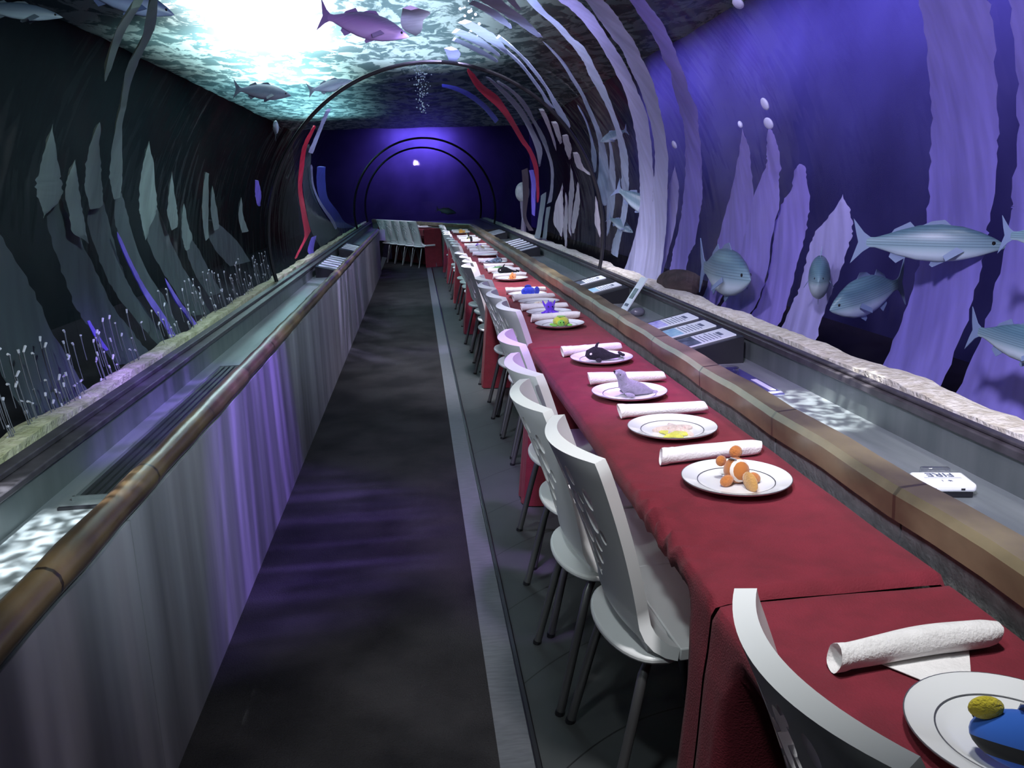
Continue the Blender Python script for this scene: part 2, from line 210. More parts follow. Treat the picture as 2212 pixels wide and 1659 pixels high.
# water surface seen from below: lit through, broken by ripples
def water():
    m, nt, out = nodes('rippled_water'); N = nt.nodes; L = nt.links
    tc = N.new('ShaderNodeTexCoord')
    mp = N.new('ShaderNodeMapping'); mp.inputs['Scale'].default_value = (1., .5, 1.); L.new(tc.outputs['Object'], mp.inputs[0])
    n1 = N.new('ShaderNodeTexNoise'); n1.inputs['Scale'].default_value = 4.6; n1.inputs['Detail'].default_value = 7; n1.inputs['Roughness'].default_value = .62; n1.inputs['Distortion'].default_value = .6
    L.new(mp.outputs[0], n1.inputs['Vector'])
    r = N.new('ShaderNodeValToRGB'); r.color_ramp.elements[0].position = .47; r.color_ramp.elements[1].position = .535
    L.new(n1.outputs[0], r.inputs[0])
    t = N.new('ShaderNodeBsdfTranslucent'); t.inputs[0].default_value = (.78, .93, .92, 1)
    t2 = N.new('ShaderNodeBsdfTranslucent'); t2.inputs[0].default_value = (.20, .30, .32, 1)
    g = N.new('ShaderNodeBsdfGlossy'); g.inputs['Roughness'].default_value = .25; g.inputs[0].default_value = (.7, .8, .85, 1)
    mx = N.new('ShaderNodeMixShader'); L.new(r.outputs[0], mx.inputs[0]); L.new(t2.outputs[0], mx.inputs[1]); L.new(t.outputs[0], mx.inputs[2])
    m2 = N.new('ShaderNodeMixShader'); m2.inputs[0].default_value = .12; L.new(mx.outputs[0], m2.inputs[1]); L.new(g.outputs[0], m2.inputs[2])
    L.new(m2.outputs[0], out.inputs['Surface']); return m
M['water'] = water()
# tiles with curved joints
def tiles():
    m, nt, out = nodes('rubber_tiles'); N = nt.nodes; L = nt.links
    p = N.new('ShaderNodeBsdfPrincipled'); p.inputs['Roughness'].default_value = .55
    tc = N.new('ShaderNodeTexCoord'); s = N.new('ShaderNodeSeparateXYZ'); L.new(tc.outputs['Object'], s.inputs[0])
    def M1(op, a, b=None, c=None):
        n = N.new('ShaderNodeMath'); n.operation = op
        for i, v in enumerate((a, b, c)):
            if v is None: continue
            if hasattr(v, 'node'): L.new(v, n.inputs[i])
            else: n.inputs[i].default_value = v
        return n.outputs[0]
    d = M1('SUBTRACT', s.outputs['X'], .75); q = M1('MULTIPLY', d, d); y = M1('MULTIPLY_ADD', q, 1.1, s.outputs['Y'])
    f = M1('FRACT', M1('DIVIDE', y, .46)); e = M1('ABSOLUTE', M1('SUBTRACT', f, .5)); line = M1('LESS_THAN', e, .007)
    nz = N.new('ShaderNodeTexNoise'); nz.inputs['Scale'].default_value = 5; nz.inputs['Detail'].default_value = 6
    r = N.new('ShaderNodeValToRGB'); r.color_ramp.elements[0].color = (.028, .032, .034, 1); r.color_ramp.elements[1].color = (.055, .06, .062, 1)
    L.new(tc.outputs['Object'], nz.inputs['Vector']); L.new(nz.outputs[0], r.inputs[0])
    mx = N.new('ShaderNodeMix'); mx.data_type = 'RGBA'; L.new(line, mx.inputs[0]); L.new(r.outputs[0], mx.inputs[6]); mx.inputs[7].default_value = (.006, .006, .007, 1)
    L.new(mx.outputs[2], p.inputs['Base Color']); L.new(p.outputs[0], out.inputs['Surface']); return m
M['tiles'] = tiles()
RC = dict(l=(.62, .62, .84), l2=(.50, .47, .82), p=(.58, .66, .82), v=(.36, .30, .78), v2=(.30, .22, .86), v3=(.38, .33, .88), g=(.36, .37, .46),
          g2=(.34, .40, .44), d=(.14, .10, .13), w=(.70, .66, .72), r=(.66, .03, .09), b=(.16, .19, .62), t1=(.27, .34, .34), t=(.10, .13, .145))
for k, c in RC.items():  # tones of the acrylic's reflections, put into the ribbon colours
    M['rib_' + k] = mat('ribbon_' + k, tuple(.8 * x for x in c), .6, c2=tuple(min(1, 1.15 * x) for x in c), scale=5, stretch=(1, 3, .5), trans=.45, tint=c)
# ------------------------------------------------------------ mesh helpers
class MB:
    def __init__(s): s.bm = bmesh.new(); s.mi = 0
    def _m(s, fs):
        for f in fs: f.material_index = s.mi
    def box(s, x0, y0, z0, x1, y1, z1, M4=None):
        v = [s.bm.verts.new((x, y, z)) for x in (x0, x1) for y in (y0, y1) for z in (z0, z1)]
        if M4 is not None:
            for q in v: q.co = M4 @ q.co
        s._m([s.bm.faces.new([v[i] for i in f]) for f in ((0, 1, 3, 2), (4, 6, 7, 5), (0, 4, 5, 1), (2, 3, 7, 6), (0, 2, 6, 4), (1, 5, 7, 3))]); return s
    def rings(s, rings, close=True, cap=True):
        R = [[s.bm.verts.new(p) for p in r] for r in rings]; n = len(R[0]); fs = []
        for a, b in zip(R, R[1:]):
            for i in range(n if close else n - 1): fs.append(s.bm.faces.new((a[i], a[(i + 1) % n], b[(i + 1) % n], b[i])))
        if cap and close:
            fs.append(s.bm.faces.new(R[0][::-1])); fs.append(s.bm.faces.new(R[-1]))
        s._m(fs); return s
    def tube(s, pts, r, n=10, flat=1., cap=True):
        pts = [Vector(p) for p in pts]; rad = r if isinstance(r, (list, tuple)) else [r] * len(pts); rings = []; ref = Vector((0, 0, 1))
        t0 = (pts[1] - pts[0]).normalized()
        if abs(t0.z) > .9: ref = Vector((1, 0, 0))
        u = t0.cross(ref).normalized()
        for i, p in enumerate(pts):
            t = (pts[min(i + 1, len(pts) - 1)] - pts[max(i - 1, 0)]).normalized()
            u = (u - t * u.dot(t)).normalized(); w = t.cross(u)
            rings.append([p + (u * math.cos(a) + w * math.sin(a) * flat) * rad[i] for a in [2 * PI * k / n for k in range(n)]])
        return s.rings(rings, cap=cap)
    def lathe(s, prof, n=40, c=(0, 0, 0)):
        return s.rings([[(c[0] + r * math.cos(2 * PI * k / n), c[1] + r * math.sin(2 * PI * k / n), c[2] + z) for k in range(n)] for r, z in prof], cap=False)
    def ell(s, c, r, rot=(0, 0, 0), n=16, m=10):
        E = Euler(rot).to_matrix(); c = Vector(c); rr = []
        for j in range(m + 1):
            th = PI * j / m; q = max(math.sin(th), .03)
            rr.append([c + E @ Vector((r[0] * q * math.cos(2 * PI * k / n), r[1] * q * math.sin(2 * PI * k / n), r[2] * math.cos(th))) for k in range(n)])
        return s.rings(rr[::-1])
    def prism(s, poly, h, M4=None):
        a = [Vector((x, y, 0)) for x, y in poly]; b = [Vector((x, y, h)) for x, y in poly]
        if M4 is not None: a = [M4 @ p for p in a]; b = [M4 @ p for p in b]
        return s.rings([a, b])
    def mesh(s, name, mats, smooth=35):
        bmesh.ops.recalc_face_normals(s.bm, faces=s.bm.faces[:])
        me = bpy.data.meshes.new(name); s.bm.to_mesh(me); s.bm.free()
        for m in (mats if isinstance(mats, list) else [mats]): me.materials.append(m)
        if smooth:
            for p in me.polygons: p.use_smooth = True
            me.set_sharp_from_angle(angle=math.radians(smooth))
        return me
    def build(s, name, mats, parent=None, loc=None, rot=None, smooth=35):
        o = bpy.data.objects.new(name, s.mesh(name, mats, smooth)); COL.objects.link(o)
        if parent: o.parent = parent
        if loc: o.location = loc
        if rot: o.rotation_euler = rot
        return o
def tag(o, label, cat, group=None, kind=None):
    o['label'] = label; o['category'] = cat
    if group: o['group'] = group
    if kind: o['kind'] = kind
    return o
def thing(name, label, cat, loc=(0, 0, 0), rz=0., group=None):
    o = bpy.data.objects.new(name, None); COL.objects.link(o); o.location = loc; o.rotation_euler = (0, 0, rz); o.empty_display_size = .1
    return tag(o, label, cat, group)
def struct(o, label=None):
    o['kind'] = 'structure'
    if label: o['label'] = label
    return o
def dup(o, parent=None):
    c = o.copy(); COL.objects.link(c)
    if parent: c.parent = parent
    for ch in list(o.children): dup(ch, c)
    return c
def bevel(o, w=.006, n=2):
    b = o.modifiers.new('bevel', 'BEVEL'); b.width = w; b.segments = n; b.limit_method = 'ANGLE'; return o
Y0, Y1, YB = -1.6, 20.8, 15.5
D2 = Vector((-.39, .92, 0)).normalized()
def off(p, t): return Vector(p) + D2 * t
# ------------------------------------------------------------ setting
struct(MB().box(-.735, Y0, -.05, .14, Y1, 0).build('floor', M['carpet']))
struct(MB().box(.25, Y0, -.05, 1.02, Y1, 0).build('floor_tiles', M['tiles']))
b = MB(); b.box(.14, Y0, -.05, .232, Y1, .002)
struct(b.build('trim_1', M['strip']))
struct(bevel(MB().box(.232, Y0, -.05, .25, Y1, .010).build('trim_2', M['nosing']), .004))
# half wall on the aisle side: panels with open joints
b = MB(); y = -.51
while y < 15.8:
    b.box(-.76, y + .003, .0, -.714, min(y + 2.437, 15.8), .745); y += 2.44
struct(b.build('wall_aisle', M['panel']))
struct(MB().box(-.80, Y0, 0, -.765, 15.8, .74).build('wall_aisle_core', M['black']))
# block wall on the table side, then turning along the bend
b = MB(); y = -1.6; k = 0
while y < YB:
    b.box(.972, y + .004, 0, 1.03, min(y + .62, YB), .785); y += .624
struct(b.build('wall_table', M['block']))
struct(MB().box(.985, Y0, 0, 1.028, YB, .78).build('wall_table_joints', M['black']))
rz2 = math.atan2(-D2.x, D2.y)
R2m = Matrix.Translation((1.0, YB, 0)) @ Matrix.Rotation(rz2, 4, 'Z')
struct(MB().box(-.028, 0, 0, .03, 5.2, .785, R2m).build('wall_bend', M['block']))
# rails (long handrails capping the walls)
def log_rail(name, pts, r, m, sq=1.):
    b = MB(); P = []; R = []
    for a, c in zip(pts, pts[1:]):
        a = Vector(a); c = Vector(c); n = max(2, int((c - a).length / .12))
        for i in range(n): P.append(a.lerp(c, i / n))
    P.append(Vector(pts[-1]))
    for i in range(len(P)): R.append(r * (1 + .05 * math.sin(i * 1.9) + .04 * math.sin(i * .53)))
    b.tube(P, R, 14); return b
rl = log_rail('x', [(-.737, Y0, .782), (-.737, 15.85, .782)], .036, None).build('handrail', M['wood'])
tag(rl, 'glossy mottled brown handrail with a round section capping the streaked half wall along the carpet', 'handrail')
def sq_rail(L, M4=None):
    prof = [(-.040, .788), (-.042, .842), (-.030, .858), (.028, .862), (.036, .850), (.036, .788)]; rings = []
    n = int(L / .15)
    for i in range(n + 1):
        t = L * i / n; j = .002 * math.sin(i * 1.7); rings.append([Vector((x + j, t, z + j)) for x, z in prof])
    if M4 is not None: rings = [[M4 @ p for p in r] for r in rings]
    return MB().rings(rings)
rr_ = sq_rail(YB + 1.6, Matrix.Translation((.998, Y0, 0))).build('handrail', M['wood2'])
tag(rr_, 'brown flat-faced handrail capping the grey block wall beside the red tables', 'handrail')
rb_ = sq_rail(5.2, Matrix.Translation((.998, YB, 0)) @ Matrix.Rotation(rz2, 4, 'Z')).build('handrail', M['wood2'])
tag(rb_, 'brown handrail on the angled wall behind the far table', 'handrail')
# troughs
struct(MB().box(1.03, Y0, .60, 1.56, YB + 1.5, .645).build('trough_floor_table', M['trough']))
struct(MB().box(1.55, Y0, .60, 1.60, Y1, .745).build('trough_wall_table', M['troughwall']))
b = MB(); b.box(1.538, Y0, .745, 1.60, Y1, .772); b.box(1.555, Y0, .772, 1.585, Y1, .784)
struct(bevel(b.build('trim_3', M['blackw']), .004))
struct(MB().box(-1.10, Y0, .60, -.76, Y1, .645).build('trough_floor_aisle', M['trough']))
struct(MB().box(-1.16, Y0, .60, -1.10, Y1, .745).build('trough_wall_aisle', M['troughwall']))
b = MB(); b.box(-1.185, Y0, .745, -1.085, Y1, .765); b.box(-1.18, Y0, .765, -1.135, Y1, .784)
struct(bevel(b.build('trim_4', M['blackw']), .004))
b = MB(); b.box(-.755, 15.8, .60, -.60, 15.86, .80)
struct(b.build('wall_aisle_end', M['panel']))
# deck behind the angled wall
A = Vector((1.06, YB, 0)); Bq = off((1.06, YB, 0), 5.2)
b = MB(); b.prism([(1.55, YB), (1.55, Y1), (Bq.x, Y1), (Bq.x, Bq.y), (A.x, A.y)], .06, Matrix.Translation((0, 0, .69)))
struct(b.build('trim_5', M['blackw'], smooth=0))
# acrylic tunnel
th0 = math.asin((.784 - CZ) / TR); a0, a1 = th0, PI - th0
def arc(R, y, n=72): return [(CX + R * math.cos(a0 + (a1 - a0) * i / n), y, CZ + R * math.sin(a0 + (a1 - a0) * i / n)) for i in range(n + 1)]
def shell(ya, yb):
    b = MB(); rings = []
    for y in (ya, yb):
        o_ = arc(TR + .035, y); i_ = arc(TR, y); rings.append(i_ + o_[::-1])
    b.rings(rings, cap=False); return b
for i, (ya, yb) in enumerate(((Y0, 7.04), (7.06, 20.7))):
    struct(shell(ya, yb).build('window_%d' % (i + 1), M['acrylic'], smooth=60), 'clear curved acrylic tunnel panel ' + ('before' if i == 0 else 'beyond') + ' the dark ring seam')
w3 = MB(); w3.rings([[Vector(p) for p in arc(TR, 20.70, 40)], [Vector(p) for p in arc(TR, 20.73, 40)]])
struct(w3.build('window_3', M['acrylic'], smooth=0), 'flat clear end pane of the tunnel')
for y, r, lb in ((7.05, .016, 'dark ring seam arching over the tunnel between the acrylic panels'), (16.9, .02, 'faint dark ring seam where the tunnel starts to bend'), (20.6, .022, 'thin dark ring at the violet far end of the tunnel')):
    P = arc(TR - .006, y, 90); b = MB(); b.tube(P, r, 8)
    tag(b.build('ring_seam', M['ring']), lb, 'ring', 'ring seams of the tunnel')
# tank
WZ = 3.3
def grid_plane(x0, x1, y0, y1, z, nx, ny, fz):
    b = MB(); V = [[b.bm.verts.new((x0 + (x1 - x0) * i / nx, y0 + (y1 - y0) * j / ny, z + fz(x0 + (x1 - x0) * i / nx, y0 + (y1 - y0) * j / ny))) for j in range(ny + 1)] for i in range(nx + 1)]
    for i in range(nx):
        for j in range(ny): b.bm.faces.new((V[i][j], V[i + 1][j], V[i + 1][j + 1], V[i][j + 1]))
    return b
ws = grid_plane(-3.5, 3.6, -2.5, 26, WZ, 110, 300, lambda x, y: .006 * math.sin(3.1 * x + 1.7 * y) + .005 * math.sin(2.3 * y - 4.1 * x) + .004 * math.sin(7 * y + 3 * x))
wso = struct(ws.build('water_surface', M['water']), 'rippled water surface above the tunnel, brightly lit over the aisle side')
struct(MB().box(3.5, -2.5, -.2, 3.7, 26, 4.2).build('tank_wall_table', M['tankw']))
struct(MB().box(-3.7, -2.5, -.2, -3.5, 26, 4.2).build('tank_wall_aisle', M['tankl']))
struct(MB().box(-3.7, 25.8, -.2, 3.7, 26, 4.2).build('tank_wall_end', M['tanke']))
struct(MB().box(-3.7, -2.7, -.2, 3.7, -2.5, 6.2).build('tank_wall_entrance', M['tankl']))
struct(MB().box(1.6, -2.5, .2, 3.6, 26, .3).build('tank_floor_table', M['tankf']))
struct(MB().box(-3.6, -2.5, .2, -1.16, 26, .3).build('tank_floor_aisle', M['tankf']))
struct(MB().box(-1.2, 20.73, .2, 1.62, 26, .3).build('tank_floor_end', M['tankf']))
# sand ledges outside the acrylic
def sand(x0, x1, sgn, m, label):
    b = MB(); n = 420; rows = []
    for j in range(n + 1):
        y = Y0 + (Y1 - Y0) * j / n
        w = .5 * math.sin(y * 5.1) + .3 * math.sin(y * 11.7 + 1) + .2 * random.uniform(-1, 1)
        o_ = x1 + sgn * .018 * w
        h1 = .792 + .006 * math.sin(y * 7.7) + .006 * random.random()
        rows.append([(x0, y, .74), (x0, y, h1 - .006), ((x0 + o_) / 2, y, h1), (o_ - sgn * .01, y, h1 - .01), (o_ + sgn * .02, y, .70), (o_ + sgn * .03, y, .3)])
    b.rings(rows, close=False, cap=False); return tag(b.build('sand', m), label, 'sand', kind='stuff')
sand(1.606, 1.745, 1, M['sand'], 'pale sand heaped along the outside of the acrylic on the table side')
sand(-1.206, -1.30, -1, M['sandl'], 'yellowish mossy sand along the outside of the acrylic beyond the aisle half wall')
# ------------------------------------------------------------ reflections in the acrylic, built as ribbons and blades outside it
def cr(a, b, c, d, t): return .5 * ((2 * b) + (-a + c) * t + (2 * a - 5 * b + 4 * c - d) * t * t + (-a + 3 * b - 3 * c + d) * t ** 3)
def ribbon(key, rag=.012):
    col, R, txt = RIB[key]
    rows = [[float(v) for v in r.split(',')] for r in txt.split(';')]
    for r in rows:                                  # keep angles continuous across the horizontal
        for i in (0, 2):
            if r[i] < -1.5: r[i] += 2 * PI
    mw = max(abs(r[3] - r[1]) + R * abs(r[2] - r[0]) for r in rows)
    def point(a, b_):
        f = .35; return [(a[k] + a[(k + 2) % 4]) / 2 + f * ((a[k] + a[(k + 2) % 4]) - (b_[k] + b_[(k + 2) % 4])) / 2 for k in range(4)]
    wd_ = lambda r: abs(r[3] - r[1]) + R * abs(r[2] - r[0])
    if wd_(rows[0]) < .45 * mw: rows.insert(0, point(rows[0], rows[1]))
    if wd_(rows[-1]) < .6 * mw and key[0] not in 'TP': rows.append(point(rows[-1], rows[-2]))
    out = []; rnd = random.Random(key); n = len(rows)
    for i in range(n - 1):
        k4 = [rows[max(i - 1, 0)], rows[i], rows[i + 1], rows[min(i + 2, n - 1)]]
        for s in range(6):
            t = s / 6; q = [cr(k4[0][j], k4[1][j], k4[2][j], k4[3][j], t) for j in range(4)]
            wd = abs(q[3] - q[1]) + 1e-3
            q[1] += rnd.uniform(-1, 1) * min(rag, .06 * wd); q[3] += rnd.uniform(-1, 1) * min(rag, .06 * wd); out.append(q)
    out.append(rows[-1]); b = MB(); rings = []
    pt = lambda a, y, r: (CX + r * math.cos(a), y, CZ + r * math.sin(a))
    for q in out:
        am, ym = (q[0] + q[2]) / 2, (q[1] + q[3]) / 2
        th = min(1, (abs(q[3] - q[1]) + R * abs(q[2] - q[0])) / .06) * .98 + .02
        rings.append([pt(q[0], q[1], R + .006), pt(am, ym, R + .006 - .012 * th), pt(q[2], q[3], R + .006), pt(am, ym, R + .006 + .016 * th)])
    b.rings(rings); return b, M['rib_' + col]
def rib(key, name, label, cat, group, kids=(), rag=.012):
    b, m = ribbon(key, rag); o = tag(b.build(name, m, smooth=50), label, cat, group)
    for k in kids:
        b, m = ribbon(k, rag); b.build('tip', m, o, smooth=50)
    return o
G1 = 'curved pale reflection ribbons beyond the acrylic'; K = 'kelp'  # the kelp category holds the acrylic's reflections
rib('R1', 'reflection_ribbon', 'outermost of the curved reflection ribbons, lavender fading to violet, ragged foot ending above the sand', K, G1)
rib('R2', 'reflection_ribbon', 'long pale lavender reflection ribbon arching just inside the outermost one, foot on the sand', K, G1)
rib('R2b', 'reflection_blade', 'narrow lavender reflection blade with a pointed tip leaning on the long arching ribbon by the sand', K, G1)
rib('R3', 'reflection_ribbon', 'third long reflection ribbon counted from outside, pale grey lavender, foot on the sand', K, G1)
rib('R4', 'reflection_ribbon', 'slender bluish reflection ribbon, fourth counted from outside, frayed foot hanging over dark water', K, G1)
rib('R5', 'reflection_ribbon', 'bluish white reflection ribbon with a swollen foot hanging just before the ring seam', K, G1)
rib('R6', 'reflection_blade', 'pale spindle-shaped reflection hanging between the swollen-footed ribbon and the slender one', K, G1)
rib('R7', 'reflection_blade', 'thin white reflection like an inverted drop just above the ring seam', K, G1)
G2 = 'pale reflection streaks near the crown of the tunnel'
for k, lb in (('S1', 'longest pale streak near the crown, slanting down from the top edge'), ('S2', 'shortest pale streak at the crown, cut by the top edge'), ('S3', 'pale streak at the crown between the longest streak and the bubbles'),
              ('S4', 'uppermost of the three overlapping pale streaks above the ring seam'), ('S5', 'middle of the three overlapping pale streaks above the ring seam'),
              ('S6', 'lowest of the three overlapping pale streaks above the ring seam'), ('S7', 'blunt grey patch touching the crown of the ring seam'), ('S8', 'stepped grey patch of light at the crown beside the bright water'),
              ('L1', 'long whitish streak running down to the ring seam, outer of a close pair'), ('L2', 'long whitish streak running down to the ring seam, inner of a close pair')):
    rib(k, 'reflection_streak', lb, 'streak', G2, rag=.02)  # reflected light at the crown, built as solid streaks
G3 = 'curved reflection bands beyond the ring seam'
for k, nm, lb in (('D1', 'reflection_ribbon', 'red reflection band curving down on the table side beyond the ring seam'), ('C1', 'reflection_ribbon', 'red reflection band curving down on the aisle side beyond the ring seam'),
                  ('D2', 'reflection_ribbon', 'grey hooked reflection band just outside the red band on the table side'), ('D3', 'reflection_ribbon', 'outer grey lavender reflection band reaching lower than its grey neighbour, table side beyond the seam'),
                  ('D5', 'reflection_ribbon', 'short bright violet reflection band under the red band on the table side'), ('D6', 'reflection_ribbon', 'dim blue reflection band arching across the crown beyond the ring seam'),
                  ('D7', 'reflection_ribbon', 'dark brownish reflection band curving to the sand beside the white round anemone'), ('D8', 'reflection_ribbon', 'greenish grey upright reflection over the sand above the six-bar sign rack'),
                  ('D9', 'reflection_ribbon', 'second greenish grey upright reflection over the sand, nearer the white icicle-like reflections'), ('C2', 'reflection_ribbon', 'short lavender reflection band under the bright water on the aisle side beyond the seam'),
                  ('C3', 'reflection_ribbon', 'blue violet reflection band sweeping down to the far sand on the aisle side'), ('C4', 'reflection_ribbon', 'wide dark grey reflection band between the red and blue bands on the aisle side'),
                  ('C5', 'reflection_ribbon', 'thin whitish reflection line running down the wide dark grey band'), ('C6', 'reflection_ribbon', 'small violet reflection patch at the foot of the red band on the aisle side')):
    rib(k, nm, lb, K, G3)
G4 = 'white jagged reflections inside the ring seam'
for k, lb in (('I1', 'widest of the white icicle-like reflections beyond the ring seam'), ('I2', 'short white icicle-like reflection between the widest and the tallest'), ('I3', 'tallest white icicle-like reflection beyond the ring seam'),
              ('I4', 'white icicle-like reflection closest to the ring seam of its cluster'), ('I5', 'small white reflection touching the foot of the ring seam'), ('E1', 'topmost of the white zigzag reflections under the ring seam'),
              ('E2', 'small white zigzag reflection second from the top under the ring seam'), ('E3', 'white zigzag reflection third from the top under the ring seam'), ('E4', 'lowest white zigzag reflection hugging the ring seam')):
    rib(k, 'reflection_blade', lb, K, G4, rag=.02)
G5 = 'dim grey reflection blades beyond the aisle half wall'
rib('T1', 'reflection_blade', 'broadest dark grey reflection blade beyond the aisle wall with two pale tips', K, G5, ('B1', 'B2'))
rib('T3', 'reflection_blade', 'dark grey reflection blade with one bright lance tip, next to the broadest one', K, G5, ('B3',))
rib('T4', 'reflection_blade', 'dark grey reflection blade whose pale tip runs upward as a long thin streak', K, G5, ('B4',))
rib('T5', 'reflection_blade', 'dark grey reflection blade with one tall and one low dim tip beyond the aisle wall', K, G5, ('B5', 'B6'))
rib('T7', 'reflection_blade', 'low dark grey reflection blade with a small dim tip where the pale wisps are densest', K, G5, ('B7',))
rib('T8', 'reflection_blade', 'low dark grey reflection blade with two slim tips, nearest the ring seam', K, G5, ('B8', 'B9'))
rib('T0', 'reflection_blade', 'dark grey reflection blade cut by the picture edge beyond the aisle wall', K, G5)
rib('B10', 'reflection_blade', 'slim single grey reflection blade next to the ring seam on the aisle side', K, G5)
rib('B11', 'reflection_blade', 'small violet reflection blade against the ring seam on the aisle side', K, G5)
rib('B12', 'reflection_blade', 'pale reflection streak ending in a point under the bluish fish at the top edge', K, G5)
rib('PL1', 'reflection_line', 'longest thin violet reflection line between the grey blades', K, G5)
rib('PL2', 'reflection_line', 'short violet reflection line reaching the mossy sand amid the densest wisps', K, G5)
rib('PL3', 'reflection_line', 'faint violet reflection line beside the dark gap by the broadest grey blade', K, G5)
G6 = 'violet reflection blades over the pale sand'
rib('P1', 'reflection_blade', 'violet reflection blade with the slimmest tip, standing nearest the arching ribbons', K, G6)
rib('P2', 'reflection_blade', 'tallest of the violet reflection blades on the pale sand, under two floating drops', K, G6)
rib('P3', 'reflection_blade', 'violet reflection blade with a stepped shoulder beside the tallest blade', K, G6)
rib('P4', 'reflection_blade', 'violet reflection blade standing alone with a smooth rounded tip on the pale sand', K, G6)
rib('W1', 'reflection_band', 'broad violet reflection band rising out of the top of the picture behind the large striped fish', K, 'broad violet reflection bands')
rib('W2', 'reflection_band', 'broad violet reflection band cut by the picture edge', K, 'broad violet reflection bands')
for k, lb in (('K0', 'tiny pale drop above the slimmest violet blade'), ('K1', 'elongated pale drop, upper of two above the tallest violet blade'), ('K2', 'rounded pale drop, lower of two above the tallest violet blade'),
              ('K3', 'pale drop cut by the top edge in the violet water'), ('K4', 'small pale drop between the outermost arching ribbon and its neighbour')):
    col, Rk, tx = RIB[k]; q = [[float(v) for v in r.split(',')] for r in tx.split(';')]
    am = (q[0][0] + q[2][0]) / 2; ym = (q[1][1] + q[1][3]) / 2
    b = MB(); b.ell((CX + Rk * math.cos(am), ym, CZ + Rk * math.sin(am)), (.010, abs(q[1][3] - q[1][1]) / 2 + .004, Rk * abs(q[0][0] - q[2][0]) / 2), (0, -am, 0))
    tag(b.build('pale_drop', M['rib_l']), lb, 'drop', 'pale drops floating in the violet water')
# wisps
b = MB(); rnd = random.Random(3)
for i in range(210):
    y = rnd.uniform(2.1, 7.4) if i < 170 else rnd.uniform(1.8, 3.2); Rw = rnd.uniform(1.455, 1.485); an = PI + rnd.uniform(.02, .20); ln = rnd.uniform(.05, .16); hk = rnd.uniform(-.03, .05)
    P = [(CX + Rw * math.cos(a), y + (.02 * (1 - f)) * hk * 8, CZ + Rw * math.sin(a)) for f, a in [(f, an + .1 * 0 + ln * (1 - f)) for f in (0, .35, .7, .9, 1)]]
    P[-1] = (P[-1][0], P[-1][1] + hk * .6, P[-1][2] - .006)
    b.mi = 0; b.tube(P[:4], [.0016, .0016, .0022, .003], 4); b.mi = 1; b.tube(P[3:], [.0034, .0045], 5)
wp = b.build('seagrass', [mat('wisp', (.10, .10, .13), .7), mat('wisp_tip', (.55, .52, .62), .6)], smooth=60)
tag(wp, 'thin pale-tipped wisps of seagrass along the mossy sand beyond the aisle wall', 'seagrass', kind='stuff')
# bubbles
def bubbles(c, h, r, n, seed):
    b = MB(); rn = random.Random(seed)
    for i in range(n):
        z = rn.random() ** .8; q = rn.uniform(.004, .012) * (1.3 if rn.random() < .1 else 1); rad = r * (.5 + .5 * z)
        b.ell((c[0] + rn.gauss(0, .45) * rad, c[1] + rn.gauss(0, .45) * rad, c[2] + h * z), (q, q, q), n=6, m=4)
    return b
M['bubble'] = mat('bubble', (.72, .74, .9), .12, spec=.9)
tag(bubbles((.17, 12.6, 2.55), .72, .16, 150, 1).build('bubbles', M['bubble']), 'column of small bubbles rising over the crown of the tunnel beyond the ring seam', 'bubbles', kind='stuff')
tag(bubbles((.47, 6.4, 2.56), .6, .14, 60, 2).build('bubbles', M['bubble']), 'scattered bubbles at the crown before the ring seam', 'bubbles', kind='stuff')
# anemone and rock
t = thing('anemone', 'white round-headed anemone on a pale stalk beyond the far sign rack', 'anemone', (1.74, 13.8, .79))
MB().tube([(0, 0, -.02), (.01, 0, .2), (-.01, 0, .38), (0, 0, .5)], [.05, .035, .03, .05], 10).build('stalk', mat('anemone_stalk', (.22, .2, .28), .7), t)
MB().ell((0, 0, .62), (.12, .12, .16)).build('head', mat('anemone_head', (.42, .45, .48), .8, c2=(.6, .6, .62), scale=20, bump=.6, bscale=30), t)
b = MB(); b.ell((0, 0, 0), (.13, .30, .10), n=20, m=12)
for v in b.bm.verts: v.co *= 1 + .18 * math.sin(17 * v.co.x + 9 * v.co.y) * math.cos(13 * v.co.z + 5 * v.co.y)
tag(b.build('rock', M['rock'], loc=(1.78, 5.6, .80)), 'dark brown rock lying on the sand under the ragged ribbon foot', 'rock')
